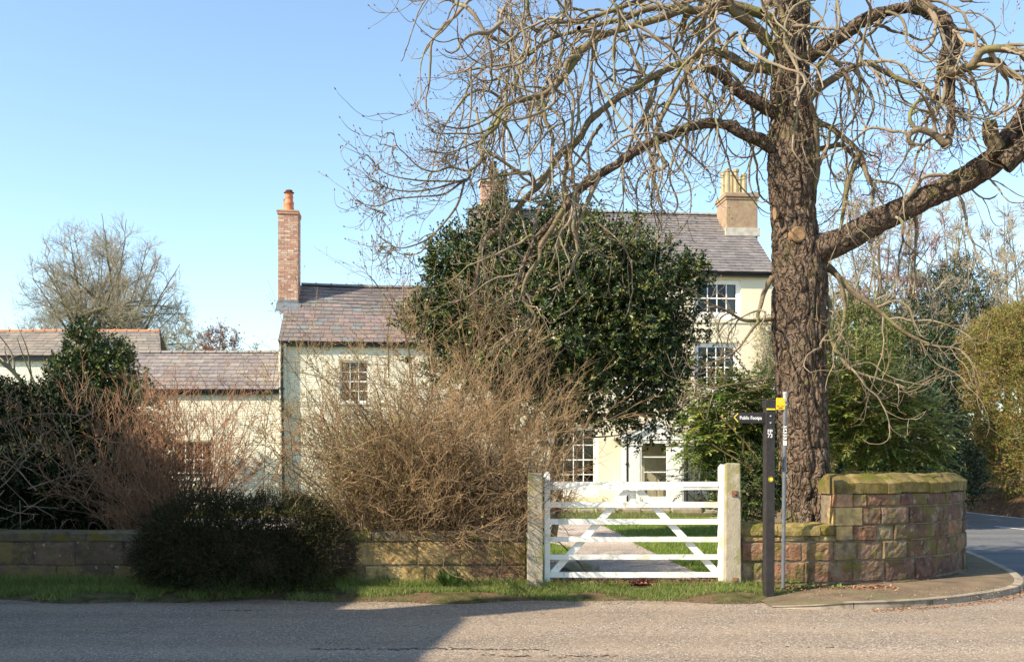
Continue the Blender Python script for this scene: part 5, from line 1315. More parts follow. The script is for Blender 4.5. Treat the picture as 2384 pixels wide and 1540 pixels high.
# ---- twiggy deciduous shrubs
def twiggy(name, label, base, n, spread, L, r0, m, seed, sub=(6, .55, 4, .22), droop=.02, lean=(0, 0, 1.2), leaf=None, wig=.07, spreadxy=(.5, .3), lift=0.0, sag=.05, extra_shoots=None, rsub=(.0042, .003), stemmat=None, keepf=None):
    rs = np.random.default_rng(seed); o = empty(name, tuple(base), 0, label, 'bush'); off_ = np.array(base)
    P0 = off_ + np.stack([rs.normal(0, spreadxy[0], n), rs.normal(0, spreadxy[1], n), np.zeros(n)], 1)
    D0 = unit(rs.normal(0, 1, (n, 3))*np.array([spread[0], spread[1], .25]) + np.array(lean)); D0[:, 2] = np.abs(D0[:, 2]) 
    s1 = grow(rs, P0, D0, rs.uniform(L[0], L[1], n), 18, wig, droop=rs.uniform(0, droop*2, n), lift=lift)
    if extra_shoots is not None:
        q, dd, ll = extra_shoots; s1b = grow(rs, q, dd, ll, 18, .03, 0, 0); s1 = np.concatenate([s1, s1b]); n = len(s1)
    if keepf is not None: s1 = s1[keepf(s1)]; n = len(s1)
    R1 = rs.uniform(.5, 1.1, (n, 1))*np.linspace(r0, .003, 18)[None, :]
    p, d, t, _i = spawn(rs, s1, sub[0], .22, 1, .75, (0, 0, .25)); s2 = grow(rs, p, d, sub[1]*rs.uniform(.4, 1.25, len(p)), 10, wig*1.1, sag*.6, 0)
    p, d, t, _i = spawn(rs, s2, sub[2], .2, 1, .8, (0, 0, .15)); s3 = grow(rs, p, d, sub[3]*rs.uniform(.4, 1.3, len(p)), 6, wig*1.3, 0, 0)
    V_, F_ = tubes_arr([(s1, R1)], 5); np_mesh('stems', V_ - off_, F_, stemmat or m, o, smooth=True)['kind'] = 'stuff'
    V_, F_ = tubes_arr([(s2, np.linspace(rsub[0], .0022, 10)), (s3, np.linspace(rsub[1], .0016, 6))], 3); np_mesh('twigs', V_ - off_, F_, m, o, smooth=True)['kind'] = 'stuff'
    if leaf:
        pal, k, L_, W_, where = leaf
        p, d, t, _i = spawn(rs, s3, k, .3, 1, 1.0, (0, 0, .2)); keep = rs.uniform(0, 1, len(p)) < where(p); p, d = p[keep], d[keep]
        V_, F_ = leaves_arr(p, d, L_*rs.uniform(.6, 1.3, len(p)), W_*rs.uniform(.7, 1.2, len(p)), rs); c = np.repeat(pick(rs, pal, len(p)), 2, axis=0)
        np_mesh('buds', V_ - off_, F_, M['leaf'], o, c)['kind'] = 'stuff'
    return o
bx = P(1005, 1200, 13.5)
sh = np.array([tuple(P(x, y, 13.6)) for x, y in ((960, 900), (955, 880), (1010, 860), (1080, 900), (1160, 860), (905, 880), (1130, 820), (1220, 850))])
shd = unit(rs.normal(0, .16, (len(sh), 3)) + np.array([-.05, 0, 1])); shl = np.array([1.5, 1.7, 1.3, 1.0, 1.1, 1.0, 1.0, .8])
twiggy('forsythia_bush', 'huge tangled orange brown twiggy bush spilling over the wall left of the gate', (bx.x, 13.45, .1), 640, (.64, .30), (1.6, 3.75), .011, M['forsy'], 31, sub=(12, .60, 4, .24), droop=.026,
       lean=(-.06, -.03, 1.15), keepf=lambda q: ~((q[:, -1, 2] < 1.0) & ((q[:, -1, 0] < -1.9) | (q[:, -1, 0] > .5))) & ~((q[:, -1, 0] > .9) & (q[:, -1, 2] < 2.2)) & (q[:, :, 2].min(1) > .02) & ~((q[:, :, 1].min(1) < 12.2) & (q[:, -1, 2] < .5)) & (q[:, -1, 0] > -3.0), stemmat=M['forsystem'], spreadxy=(.60, .25), sag=.05, extra_shoots=(sh, shd, shl), wig=.075,
       leaf=([(.22, .28, .05), (.28, .30, .07), (.32, .24, .08)], 2, .032, .015, lambda q: np.clip(.30 - .35*(q[:, 0]+1.2), .10, .95)))
bx = P(392, 1200, 13.5)
twiggy('red_twig_bush', 'fan shaped bare bush of fine red brown twigs in front of the annex', (bx.x+.02, 13.45, .1), 150, (.46, .28), (1.7, 3.0), .009, M['redtwig'], 32, stemmat=M['forsystem'], sub=(9, .42, 5, .17), droop=.008, lean=(0, 0, 1.25), spreadxy=(.34, .2), wig=.045,
       leaf=([(.28, .12, .07), (.25, .17, .08)], 1, .014, .007, lambda q: .5))
rsb = np.random.default_rng(77)
q = np.array([tuple(P(x, y, 13.1 + rsb.uniform(-.3, .3))) for x, y in zip(rsb.uniform(-40, 230, 46), rsb.uniform(960, 1190, 46))]); dq = unit(rsb.normal(0, 1, (46, 3))*np.array([1, .3, .6]) + np.array([.1, -.2, .35]))
twiggy('bare_shrub', 'pale crooked bare branches straggling in front of the dark shrub at the left edge', (q[0][0], 13.2, .1), 6, (.5, .2), (.8, 1.5), .009, M['palebranch'], 33, sub=(2, .4, 2, .18), extra_shoots=(q[:30], dq[:30], rsb.uniform(.5, .95, 30)), wig=.14, spreadxy=(.5, .15), rsub=(.005, .003))

# ---- mahonia: pinnate leaves on tan stems
def fronds(name, label, lobes, n, seed, pal, stems, L=.46, leaf=(.12, .042), pairs=8, group=None, cat='bush', spread=.55):
    rs = np.random.default_rng(seed); o = empty(name, (lobes[0][0], lobes[0][1], 0), 0, label, cat, group); off_ = np.array([lobes[0][0], lobes[0][1], 0.0])
    p, out, _i = lobes_points(rs, lobes, n, .45); D = unit(out*np.array([1, 1, .4]) + rs.normal(0, spread, (n, 3)) + np.array([0, 0, .35]))
    ra = grow(rs, p, D, L*rs.uniform(.7, 1.2, n), pairs+2, .03, .09, 0)
    V1, F1 = tubes_arr([(ra, np.full(pairs+2, .004))], 3)
    Cs, Ds, Ls, idx = [], [], [], []
    for k in range(1, pairs+2):
        T = unit(ra[:, k]-ra[:, k-1]); S = unit(np.cross(T, np.array([0, 0, 1.0]) + rs.normal(0, .15, (n, 3))))
        for sgn in ((-1, 1) if k < pairs+1 else (0,)):
            Cs.append(ra[:, k]); Ds.append(unit(S*sgn + T*.45 + np.array([0, 0, -.12]))); Ls.append(np.full(n, leaf[0]*(1-.35*abs(k/pairs-.45)))); idx.append(np.arange(n))
    C = np.concatenate(Cs); Dd = np.concatenate(Ds); Ll = np.concatenate(Ls); ii = np.concatenate(idx)
    V2 = None; S = unit(np.cross(Dd, np.array([0, 0, 1.0]) + rs.normal(0, .25, Dd.shape))); W = leaf[1]; Nn = np.cross(S, Dd)
    mid = C + Dd*Ll[:, None]*.4; V2 = np.stack([C, mid + S*W*.5 + Nn*.004, C + Dd*Ll[:, None], mid - S*W*.5 + Nn*.004], 1).reshape(-1, 3)
    b = np.arange(len(C))[:, None]*4; F2 = np.concatenate([b+np.array([[0, 1, 2]]), b+np.array([[0, 2, 3]])], 1).reshape(-1, 3)
    base = pick(rs, pal, n, .2); c2_ = np.repeat(base[ii]*rs.uniform(.85, 1.15, (len(ii), 1)), 2, axis=0)
    np_mesh('leaves', V2 - off_, F2, M['leaf'], o, c2_)['kind'] = 'stuff'
    np_mesh('leaf_stalks', V1 - off_, F1, M['stem'], o)['kind'] = 'stuff'
    g = []
    for (a, b_, r_) in stems: g.append((grow(rs, np.array([a]), np.array([b_])-np.array([a]), np.linalg.norm(np.array(b_)-np.array(a)), 12, .06), np.linspace(r_, r_*.5, 12)))
    if g: V_, F_ = tubes_arr(g, 8); np_mesh('stems', V_ - off_, F_, M['stem'], o, smooth=True)['kind'] = 'stuff'
    return o
MAH = [(.15, .22, .035), (.20, .27, .045), (.36, .40, .08), (.09, .15, .03), (.50, .50, .14)]
def stem_fan(px, py, d, targets, r_=.022): a = tuple(P(px, py, d)); return [(a, tuple(P(x, y, d + (i % 3 - 1)*.25)), r_) for i, (x, y) in enumerate(targets)]
fronds('mahonia', 'yellow green mahonia with ladder like leaves and tan stems right of the big trunk', [V3lobe(2010, 930, 15.4, 110, 90), V3lobe(2090, 1000, 15.4, 90, 75), V3lobe(1960, 1000, 15.6, 70, 70), V3lobe(1985, 860, 16, 70, 50), V3lobe(2130, 1060, 15.4, 55, 45)], 900, 51, MAH,
       stem_fan(1925, 1130, 15.6, [(1960, 960), (1985, 920), (2010, 940), (1940, 980), (2040, 980), (2080, 1010), (1975, 1000), (2060, 1060)]))
fronds('mahonia', 'greener mahonia with ladder like leaves between the gatepost and the big trunk', [V3lobe(1700, 960, 17, 70, 75), V3lobe(1755, 915, 17.2, 45, 55), V3lobe(1660, 1030, 16.8, 55, 60), V3lobe(1750, 1040, 17, 50, 70), V3lobe(1700, 935, 17.2, 45, 40)], 700, 52, [(.09, .17, .025), (.12, .21, .03), (.18, .27, .04), (.06, .12, .02), (.30, .34, .07)],
       stem_fan(1815, 1190, 16.4, [(1700, 980), (1720, 940), (1680, 1010), (1740, 1000), (1660, 1000), (1760, 960), (1700, 1060)]))
fronds('mahonia_seedling', 'small mahonia with dark ladder leaves against the porch seen over the gate', [V3lobe(1590, 1120, 22, 35, 22), V3lobe(1625, 1110, 22, 25, 20), V3lobe(1610, 1040, 22, 20, 20)], 40, 53, [(.03, .07, .015), (.05, .1, .02)], stem_fan(1640, 1190, 22, [(1600, 1120), (1620, 1050)]), cat='bush', L=.5, leaf=(.12, .04))
lob = [V3lobe(1740, 1130, 16.5, 75, 75), V3lobe(1690, 1090, 16.7, 45, 60), V3lobe(1790, 1080, 16.7, 40, 80)]
evergreen('pieris_bush', 'narrow leaved green bush drooping beside the foot of the big trunk', 'bush', lob, 1500, 9, .2, .085, .022, [(.04, .085, .02), (.06, .11, .025), (.03, .06, .02), (.10, .12, .03)], M['holly'], 54)
# ---- darker evergreens closing the garden on the right
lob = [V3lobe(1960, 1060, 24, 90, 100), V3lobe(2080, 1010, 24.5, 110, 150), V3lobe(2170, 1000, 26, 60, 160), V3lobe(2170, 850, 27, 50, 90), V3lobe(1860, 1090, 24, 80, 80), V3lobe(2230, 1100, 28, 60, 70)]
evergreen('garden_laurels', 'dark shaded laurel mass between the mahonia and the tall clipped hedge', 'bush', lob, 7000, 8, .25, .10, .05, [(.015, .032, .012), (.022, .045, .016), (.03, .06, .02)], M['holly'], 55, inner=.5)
lob = [V3lobe(1960, 850, 30, 110, 80), V3lobe(2080, 830, 31, 90, 70), V3lobe(1870, 890, 30, 65, 80), V3lobe(2010, 760, 32, 60, 50), V3lobe(1950, 980, 28, 130, 110), V3lobe(2070, 960, 29, 110, 110)]
evergreen('privet_bush', 'mid green loose bush rising above the mahonia behind the trunk', 'bush', lob, 10500, 9, .3, .085, .045, [(.125, .16, .04), (.10, .13, .035), (.17, .19, .05), (.07, .10, .028)], M['leaf'], 56)
lob = [(20.0, 46, 6.5, 2.6, 2.2, 4.0), (18.4, 45, 4.6, 1.8, 1.8, 4.4), (20.8, 46, 9.4, 1.5, 1.3, 1.8)]
evergreen('dark_yew', 'dark pointed evergreen standing behind the top of the clipped hedge', 'tree', lob, 5200, 8, .35, .12, .05, [(.02, .045, .02), (.03, .06, .022), (.04, .075, .025)], M['holly'], 57, [((20, 46, 0), (20, 46, 9), .18)])
HEDGE = [(.18, .15, .04), (.23, .165, .05), (.13, .145, .035), (.10, .125, .03), (.27, .175, .065), (.16, .18, .04)]
lob = [V3lobe(2330, 930, 33.5, 85, 190, 2), V3lobe(2300, 830, 34.5, 65, 85, 2), V3lobe(2240, 990, 36, 60, 160, 2), V3lobe(2250, 870, 36.5, 40, 80, 1.6), V3lobe(2400, 900, 31.5, 95, 190, 2), V3lobe(2390, 780, 32, 80, 70, 2), V3lobe(2360, 1060, 32.5, 85, 90, 1.5), V3lobe(2460, 950, 30.5, 90, 220, 2), V3lobe(2340, 770, 33, 60, 45, 1.5)]
evergreen('conifer_hedge', 'tall bulging olive and brown conifer hedge beside the lane at the right edge', 'hedge', lob, 24000, 9, .22, .07, .026, HEDGE, M['needle'], 58, inner=.75, up=.5, splay=.6)
lob = [(17.0, 30.5, .55, 1.4, 6, .8), (17.6, 24, .5, 1.6, 3, .7)]
mbk = MB(); import bmesh as _b
for (x0, y0, x1, y1) in ((15.6, 14, 15.9, 60),):
    n = 46
    for k in range(n):
        ya, yb = y0 + (y1-y0)*k/n, y0 + (y1-y0)*(k+1)/n
        pr = [(0, 0), (.25, .25), (.8, .55), (1.8, .75), (6, .8)]
        for (a, za), (b, zb_) in zip(pr[:-1], pr[1:]):
            def N_(x, y, z): return z*(1+.3*mnoise.noise(Vector((x, y*.7, 0))))
            mbk.face([(x0+a, ya, N_(a, ya, za)-.02), (x0+b, ya, N_(b, ya, zb_)-.02), (x0+b, yb, N_(b, yb, zb_)-.02), (x0+a, yb, N_(a, yb, za)-.02)])
tag(mbk.build('bank', M['soil']), kind='structure')
# climber on the house wall
rs = np.random.default_rng(66); m = 2600
u = rs.uniform(HU_(1738, 800), HU_(1806, 800), m); z = rs.uniform(0.3, HZ_(1770, 735), m); wv_ = rs.uniform(-.28, -.03, m)
keep = (u - HU_(1738, 800)) > .5*np.maximum(0, (z-3.0))*rs.uniform(.0, .5, m); u, z, wv_ = u[keep], z[keep], wv_[keep]
O_ = np.array([HO.x, HO.y, 0]); cw = O_ + u[:, None]*np.array(HU) + wv_[:, None]*np.array(HN) + z[:, None]*np.array([0, 0, 1.0])
cl = empty('climbing_shrub', tuple(cw.min(0)*[1, 1, 0]), 0, 'pale grey leaved climber covering the right end of the house wall beside the trunk', 'climber'); o_ = np.array(cl.location)
V_, F_, c, spg = sprig_leaves(rs, cw, np.tile(-np.array(HN), (len(cw), 1)), 7, .14, .045, .03, pal=[(.30, .30, .17), (.38, .36, .22), (.22, .24, .10)], up=.2)
np_mesh('foliage', V_ - o_, F_, M['leaf'], cl, c)['kind'] = 'stuff'; V_, F_ = tubes_arr([(spg, np.array([.006, .005, .003]))], 3); np_mesh('twigs', V_ - o_, F_, M['palebranch'], cl)['kind'] = 'stuff'
# ivy on the left stack of the house
zi0, zi1 = HZ_(1150, 480, 2.8), HZ_(1150, 400, 2.8); m = 110
cw = O_ + rs.uniform(lu0+.42, lu1+.12, m)[:, None]*np.array(HU) + rs.uniform(2.62, 2.8, m)[:, None]*np.array(HN) + rs.uniform(zi0-.5, zi1, m)[:, None]*np.array([0, 0, 1.0])
iv = empty('ivy', tuple(cw.min(0)), 0, 'ivy sprigs climbing the left chimney stack of the main house', 'ivy'); o_ = np.array(iv.location)
V_, F_, c, spg = sprig_leaves(rs, cw, np.tile(-np.array(HN), (m, 1)), 6, .15, .09, .07, pal=HOLLY, up=.3); np_mesh('foliage', V_ - o_, F_, M['holly'], iv, c)['kind'] = 'stuff'

# ==================================================================== bare trees in the distance
def bare_tree(label, cx, d, ground, zfork, ztop, rx, seed, nl=16, trunk_r=.35, mt='fartwig', name='bare_tree', group='bare trees beyond the houses', dens=1.0, zlow=None, trunks=1, rt=.02, tuft=1.0):
    rs = np.random.default_rng(seed); o = empty(name, (cx, d, ground), 0, label, 'tree', group); off_ = np.array([cx, d, ground])
    zlow = zlow if zlow is not None else zfork
    rz = ztop - zlow
    tp = grow(rs, np.tile([[cx, d, ground]], (trunks, 1)) + rs.normal(0, .25, (trunks, 3))*[1, 1, 0], np.tile([[0, 0, 1.0]], (trunks, 1)) + rs.normal(0, .05, (trunks, 3)), zfork-ground+(ztop-zfork)*.35, 16, .02)
    V_, F_ = tubes_arr([(tp, np.linspace(trunk_r, trunk_r*.45, 16))], 12); np_mesh('trunk', V_ - off_, F_, M['farbark'], o, smooth=True)
    # limbs aim at points on a dome
    az = np.arange(nl)*2.39996 + rs.normal(0, .2, nl); el = np.arcsin(np.clip((np.arange(nl)+.5)/nl*1.06 - .08 + rs.normal(0, .03, nl), -1, 1)); rr = rs.uniform(.78, .97, nl)
    end = np.stack([cx + np.cos(az)*np.cos(el)*rx*rr, d + np.sin(az)*np.cos(el)*rx*rr, zlow + np.sin(el)*rz*rr + .05*rz], 1)
    t0 = rs.uniform(.5, 1, nl); ti = (t0*15).astype(int); st = tp[rs.integers(0, trunks, nl), ti]
    n = 16; tt = np.linspace(0, 1, n)[None, :, None]; mid = (st+end)/2 + (end-st)*0 + np.array([0, 0, 1])*(np.linalg.norm(end-st, axis=1)*.10)[:, None] + rs.normal(0, .3, (nl, 3))
    limbs = st[:, None]*(1-tt)**2 + 2*mid[:, None]*tt*(1-tt) + end[:, None]*tt**2
    limbs = limbs + np.cumsum(rs.normal(0, .035, (nl, n, 3)), axis=1)*(tt**.5)
    S = rx/6.5; ctr = np.array([cx, d, zlow])
    def inside(a, k=1.0): q = (a - ctr)/np.array([rx, rx, rz]); return ((q**2).sum(1) < k) & (q[:, 2] > -.22)
    def radial(p): return unit((p - ctr)/np.array([1, 1, 1.0]) + np.array([0, 0, .5]))
    R1 = trunk_r*.36*rs.uniform(.6, 1, (nl, 1))*np.linspace(1, .15, n)[None, :]
    p, dd, t, _i = spawn(rs, limbs, int(10*dens), .18, 1, .95, (0, 0, .1), tangent=.55); s2 = grow(rs, p, unit(dd + radial(p)*.25), S*rs.uniform(.9, 2.4, len(p))*(1.15-.5*t), 10, .05, 0, .01); s2 = s2[inside(s2[:, -1], 1.0)]
    p, dd, t, _i = spawn(rs, s2, int(9*dens), .15, 1, .9, (0, 0, .1), tangent=.6); s3 = grow(rs, p, unit(dd + radial(p)*.15), S*rs.uniform(.5, 1.2, len(p)), 7, .08, 0, .02); s3 = s3[inside(s3[:, -1], 1.08)]
    p, dd, t, _i = spawn(rs, s3, int(5*tuft), .2, 1, .75, (0, 0, .3)); s4 = grow(rs, p, unit(dd + radial(p)*.2), S*rs.uniform(.2, .5, len(p)), 4, .1, 0, 0); s4 = s4[inside(s4[:, -1], 1.15)]
    V_, F_ = tubes_arr([(limbs, R1)], 7); np_mesh('limbs', V_ - off_, F_, M['farbark'], o, smooth=True)['kind'] = 'stuff'
    V_, F_ = tubes_arr([(s2, np.linspace(rt*2.2, rt*.8, 10)), (s3, np.linspace(rt, rt*.5, 7)), (s4, np.linspace(rt*.6, rt*.35, 4))], 3); np_mesh('crown', V_ - off_, F_, M[mt], o)['kind'] = 'stuff'
    return o, limbs, tp
c = P(248, 800, 68)
bare_tree('wide domed bare tree rising behind the outbuilding roof', c.x, 68, 0, 9.5, 18.5, 6.5, 101, nl=62, trunk_r=.42, trunks=3, zlow=9.2, rt=.0125, tuft=1.1, dens=1.0)
c = P(420, 800, 62); bare_tree('thin grey bare tree low behind the right flank of the domed tree', c.x, 62, 0, 8.2, 11.2, 2.6, 102, nl=12, trunk_r=.12, rt=.013, zlow=7.5)
c = P(505, 800, 55); _o, lb, _t = bare_tree('small reddish tree with clinging brown leaves left of the tall chimney', c.x, 55, 0, 8.0, 9.6, 1.35, 103, nl=12, trunk_r=.09, mt='redtwigfar', rt=.010, zlow=8.1)
rs = np.random.default_rng(5); p, dd, t, _i = spawn(rs, lb, 60, .3, 1, .9, (0, 0, .2)); p = p + rs.normal(0, .3, p.shape)
V_, F_ = leaves_arr(p, dd, .12, .08, rs); np_mesh('leaves', V_ - np.array(_o.location), F_, M['litter'], _o, np.repeat(pick(rs, [(.22, .11, .08), (.28, .15, .10), (.18, .08, .06)], len(p)), 2, axis=0))['kind'] = 'stuff'
c = P(583, 800, 70); bare_tree('tiny pale bare treetop just above the annex ridge', c.x, 70, 0, 8.6, 10.3, 1.0, 104, nl=7, trunk_r=.06, rt=.008, zlow=9.0)
RG = 'bare trees behind the garden on the right'
for k, (px, d, top, rx, nl, lab, mt) in enumerate([
    (1985, 44, 330, 2.9, 18, 'slim bare tree with yellow green ivy just right of the big trunk', 'fartwig'), (2090, 48, 235, 3.6, 24, 'tallest bare tree behind, its reddish twigs reaching above the big right limb', 'redtwigfar'),
    (2200, 46, 400, 3.2, 20, 'broad bare tree seen below the big right limb', 'fartwig'), (2300, 50, 380, 3.4, 20, 'bare tree beyond the dark yew at the right', 'fartwig'), (2400, 44, 420, 3.2, 16, 'bare tree cut by the right edge of the picture', 'fartwig'), (1920, 52, 520, 2.6, 14, 'lower bare tree partly hidden by the big trunk', 'fartwig')]):
    zt = EYE + (HY-top)/F*d; x = (px-CX)/F*d
    o, lb, tp = bare_tree(lab, x, d, 0, zt*.35, zt, rx, 110+k, nl=nl, trunk_r=.22, rt=.012, zlow=zt*.38, group=RG, mt=mt, trunks=2, tuft=1.0)
    if k in (0, 2, 5, 1):
        rs = np.random.default_rng(200+k); p, dd, t, _i = spawn(rs, tp, 260, .1, 1, 1.0); p = p + rs.normal(0, .28, p.shape)
        V_, F_, cc, _s = sprig_leaves(rs, p, unit(rs.normal(0, 1, p.shape)), 7, .3, .11, .08, pal=[(.10, .14, .03), (.16, .18, .04), (.07, .10, .025)]); np_mesh('ivy', V_ - np.array(o.location), F_, M['leaf'], o, cc)['kind'] = 'stuff'
# far tree line closing the horizon
rs = np.random.default_rng(9); lob = [(x, 120 + rs.uniform(-8, 8), 2.5, rs.uniform(5, 9), 5, rs.uniform(3, 5.5)) for x in np.arange(-90, 130, 9)]
Pp, out_, _i = lobes_points(rs, lob, 16000, .8); V_, F_, cc, _s = sprig_leaves(rs, Pp, out_, 4, .8, .5, .3, pal=[(.06, .08, .03), (.10, .09, .04), (.04, .06, .02)])
tag(np_mesh('far_woods', V_, F_, M['needle'], None, cc), 'dark band of far woodland along the horizon behind the gardens', 'woodland', None, 'stuff')

# ==================================================================== grass, weeds, litter
def blades(rs, X, Y, Z, H_, W_, pal, lean=.5):
    n = len(X); a = rs.uniform(0, 2*np.pi, n); s = np.stack([np.cos(a), np.sin(a), np.zeros(n)], 1)*(W_/2)[:, None]
    b = np.stack([X, Y, Z], 1); ld = np.stack([rs.normal(0, lean, n), rs.normal(0, lean, n), np.ones(n)], 1); tip = b + ld*H_[:, None]
    V_ = np.stack([b-s, b+s, tip], 1).reshape(-1, 3); F_ = np.arange(n*3).reshape(-1, 3)
    return V_, F_, pick(rs, pal, n, .3)
GR = [(.13, .22, .035), (.18, .27, .05), (.10, .17, .025), (.27, .31, .09), (.36, .31, .16)]
rs = np.random.default_rng(71); n = 80000; X = rs.uniform(-6.8, 4.3, n); Y = 11.6 + rs.power(1.3, n)*.88
dens = np.array([mnoise.noise(Vector((x*1.6, y*3.2, 2))) for x, y in zip(X, Y)])
edge = (Y - 11.62)/.8; keep = (dens + edge*1.0 > .30 + .18*(X > 3.4)) & ~((X > .4) & (X < 2.64) & (Y > 12.32)) & ~((X > 4.0) & (Y < 11.7)); X, Y, dn = X[keep], Y[keep], dens[keep]
Hh = rs.uniform(.03, .07, len(X))*(1 + .9*(Y > 12.2)) * (1 + .5*(X < -2)) * np.where(X > 3.1, .7, 1)
Z = np.array([vz(x, y) for x, y in zip(X, Y)]); V_, F_, c = blades(rs, X, Y, Z-.004, Hh, rs.uniform(.004, .009, len(X)), GR)
tag(np_mesh('verge_grass', V_, F_, M['grass'], None, c), 'short uneven grass along the foot of the wall and gate', 'grass', None, 'stuff')
n = 70000; Y = 13.0 + 18.5*rs.power(1.0, n); X = rs.uniform(-2.5, 7.0, n)
def in_poly(X, Y, poly):
    r_ = np.zeros(len(X), bool); j = len(poly)-1
    for i in range(len(poly)):
        (xi, yi), (xj, yj) = poly[i], poly[j]; r_ ^= ((yi > Y) != (yj > Y)) & (X < (xj-xi)*(Y-yi)/(yj-yi+1e-12)+xi); j = i
    return r_
keep = (X < 5.2) & ~in_poly(X + rs.normal(0, .07, n), Y, drive) & ~((Y > 27.8) & (Y < 30.5) & (rs.uniform(0, 1, n) < .7)); X, Y = X[keep], Y[keep]
V_, F_, c = blades(rs, X, Y, np.full(len(X), .088), rs.uniform(.03, .07, len(X))*(1+.02*Y), rs.uniform(.006, .013, len(X)), GR[:4], .6)
tag(np_mesh('lawn_grass', V_, F_, M['grass'], None, c), 'mown garden grass seen through the gate', 'grass', None, 'stuff')
# bulb clumps at the foot of the wall
for k, (px, py, n, s_, lab) in enumerate([(845, 1366, 70, 1.0, 'largest left tuft of strap leaves where the shade ends at the wall foot'), (1046, 1374, 110, 1.0, 'dense dark green tuft of strap leaves under the middle of the twiggy bush'), (905, 1372, 40, .65, 'smaller loose tuft between the two big tufts'),
        (1183, 1372, 36, .6, 'small tuft just left of the left gatepost'), (1135, 1374, 26, .55, 'thin tuft midway between the dense tuft and the left gatepost'), (740, 1362, 40, .8, 'shaded tuft under the right end of the juniper')]):
    d = 1.56*F/(py-HY); x = (px-CX)/F*d; rs = np.random.default_rng(300+k)
    az = rs.uniform(0, 2*np.pi, n); D0 = np.stack([np.cos(az)*.55, np.sin(az)*.45, np.ones(n)], 1); st = grow(rs, np.array([x, d, .04]) + rs.normal(0, .05, (n, 3))*[1, .6, 0], D0, rs.uniform(.20, .36, n)*s_, 6, .04, .13)
    S = unit(np.cross(st[:, -1]-st[:, 0], np.array([0, 0, 1.0])))*.009
    w6 = np.array([.7, 1, 1, .9, .6, .05])[None, :, None]; A = st - S[:, None]*w6; B = st + S[:, None]*w6; V_ = np.stack([A, B], 2).reshape(-1, 3)
    i = (np.arange(n)[:, None]*12 + np.arange(5)[None, :]*2).reshape(-1, 1); F_ = np.concatenate([i, i+1, i+3, i+2], 1)
    o = empty('bulb_clump', (x, d, .04), 0, lab, 'plant', 'tufts of strap leaves along the wall'); np_mesh('leaves', V_ - np.array([x, d, .04]), F_, M['leaf'], o, np.repeat(pick(rs, [(.06, .13, .02), (.09, .17, .03), (.05, .10, .02)], n), 5, axis=0))['kind'] = 'stuff'
# broad leaved weeds by the signpost and wall
for k, (x, y, s_, lab) in enumerate([(3.02, 12.28, 1.0, 'leafy green weed at the foot of the black signpost, on its left'), (3.62, 12.22, 1.0, 'tallest leafy weed right of the grey pole'), (3.95, 12.2, .7, 'low leafy weed under the step in the wall'), (2.62, 12.15, .6, 'low leafy weed in front of the right gatepost'), (.9, 12.25, .7, 'leafy weed under the left half of the gate')]):
    rs = np.random.default_rng(400+k); n = int(70*s_); p = np.array([x, y, .03]) + rs.normal(0, 1, (n, 3))*[.10*s_, .06, 0] + np.abs(rs.normal(0, .06, (n, 1)))*[0, 0, 1]*s_
    D_ = unit(rs.normal(0, .7, (n, 3)) + [0, 0, .6]); V_, F_ = leaves_arr(p, D_, .045*rs.uniform(.6, 1.2, n), .030, rs); wo = empty('weed', (x, y, 0), 0, lab, 'weed', 'weeds on the verge'); np_mesh('leaves', V_ - np.array([x, y, 0]), F_, M['leaf'], wo, np.repeat(pick(rs, [(.12, .21, .03), (.16, .26, .05), (.09, .16, .02)], n), 2, axis=0))['kind'] = 'stuff'
# dead leaves: under the gate, along the wall foot and the kerb
rs = np.random.default_rng(81)
def scatter(n, f, z, L, W, pal, m, name, lab, cat, flat=.25):
    X, Y = f(n); p = np.stack([X, Y, np.full(n, z) if np.isscalar(z) else z(X, Y)], 1); D_ = unit(rs.normal(0, 1, (n, 3))*[1, 1, flat]); S = rs.normal(0, 1, (n, 3))
    up = unit(np.array([0, 0, 1.0]) + rs.normal(0, flat, (n, 3))); S = unit(np.cross(D_, up)); Lr = (L*rs.uniform(.5, 1.3, n))[:, None]; Wr = (W*rs.uniform(.6, 1.3, n))[:, None]
    V_ = np.stack([p, p+D_*Lr*.5+S*Wr*.5, p+D_*Lr, p+D_*Lr*.5-S*Wr*.5], 1).reshape(-1, 3); F_ = np.arange(n*4).reshape(-1, 4)
    tag(np_mesh(name, V_, F_, m, None, pick(rs, pal, n, .3)), lab, cat, None, 'stuff')
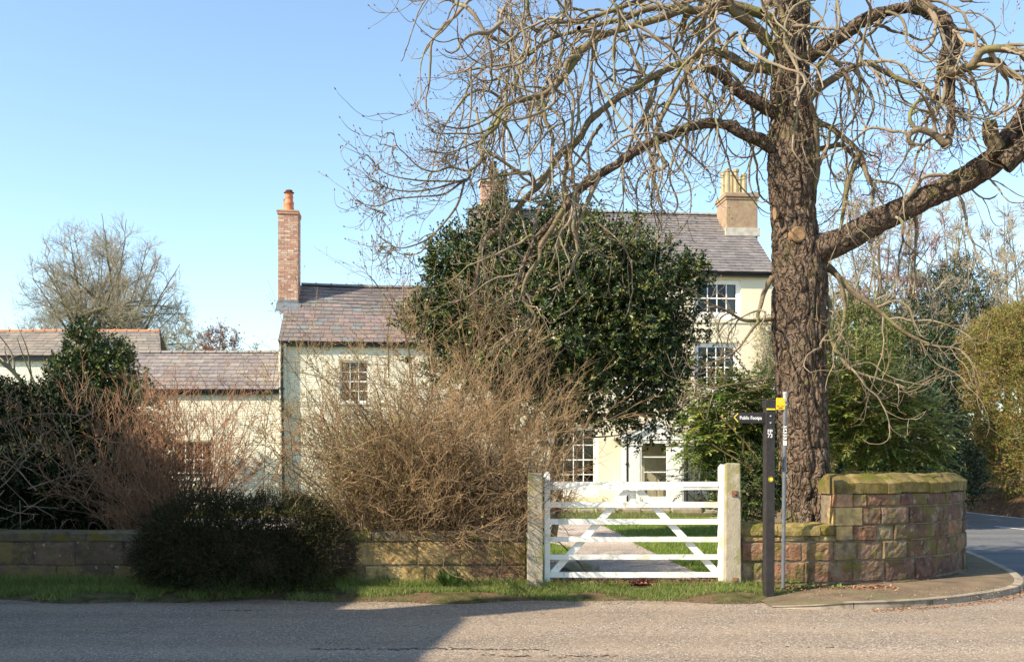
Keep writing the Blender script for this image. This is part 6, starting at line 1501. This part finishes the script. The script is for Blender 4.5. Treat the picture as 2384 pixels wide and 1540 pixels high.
DL = [(.24, .11, .06), (.30, .15, .08), (.18, .08, .05), (.34, .22, .12)]
scatter(2600, lambda n: (rs.uniform(.5, 2.65, n), rs.normal(12.60, .12, n)), .122, .05, .028, [(.28, .09, .05), (.22, .07, .04), (.30, .15, .09)], M['litter'], 'leaf_litter', 'drift of red brown dead leaves under the gate', 'dead leaves')
scatter(1100, lambda n: (rs.uniform(2.7, 4.7, n), 12.36 - np.abs(rs.normal(0, .13, n))), .09, .045, .028, DL, M['litter'], 'leaf_litter', 'dead leaves gathered along the foot of the right wall', 'dead leaves')
scatter(1300, lambda n: (lambda k: (np.array([kl[i].x for i in k]) + rs.normal(0, .06, n), np.array([kl[i].y for i in k]) - .06 - np.abs(rs.normal(0, .10, n))))(rs.integers(10, 42, n)), .008, .035, .016, DL, M['litter'], 'leaf_litter', 'dry leaf fragments lying in the gutter along the kerb', 'dead leaves')
scatter(5200, lambda n: (rs.uniform(-7, 3.2, n), 11.52 + .1*np.sin(rs.uniform(0, 9, n)) + rs.normal(0, .13, n)), .012, .045, .006, [(.22, .16, .09), (.12, .08, .05), (.40, .33, .22), (.16, .10, .06)], M['litter'], 'straw_litter', 'bits of twig and straw along the edge of the road', 'debris', .12)
scatter(420, lambda n: (rs.uniform(-5, 5.5, n), rs.uniform(7.6, 11.3, n)), .006, .035, .008, [(.30, .22, .13), (.14, .09, .06), (.45, .38, .26)], M['litter'], 'road_litter', 'odd straws and leaf scraps lying on the road', 'debris', .1)
def grit(n): return rs.uniform(-5, 5.5, n), rs.uniform(7.6, 11.4, n)
scatter(2600, grit, .005, .014, .012, [(.42, .37, .31), (.10, .08, .07), (.30, .25, .2)], M['litter'], 'road_grit', 'loose grit on the road surface', 'grit', .4)

scatter(900, lambda n: (rs.uniform(3.2, 6.6, n), rs.uniform(11.2, 12.4, n)), lambda X, Y: .075 + .012*rs.uniform(0, 1, len(X)), .022, .012, [(.36, .30, .2), (.10, .075, .05), (.28, .2, .12)], M['litter'], 'pavement_litter', 'crumbs of stone and leaf on the pavement by the curved wall', 'debris', .3)
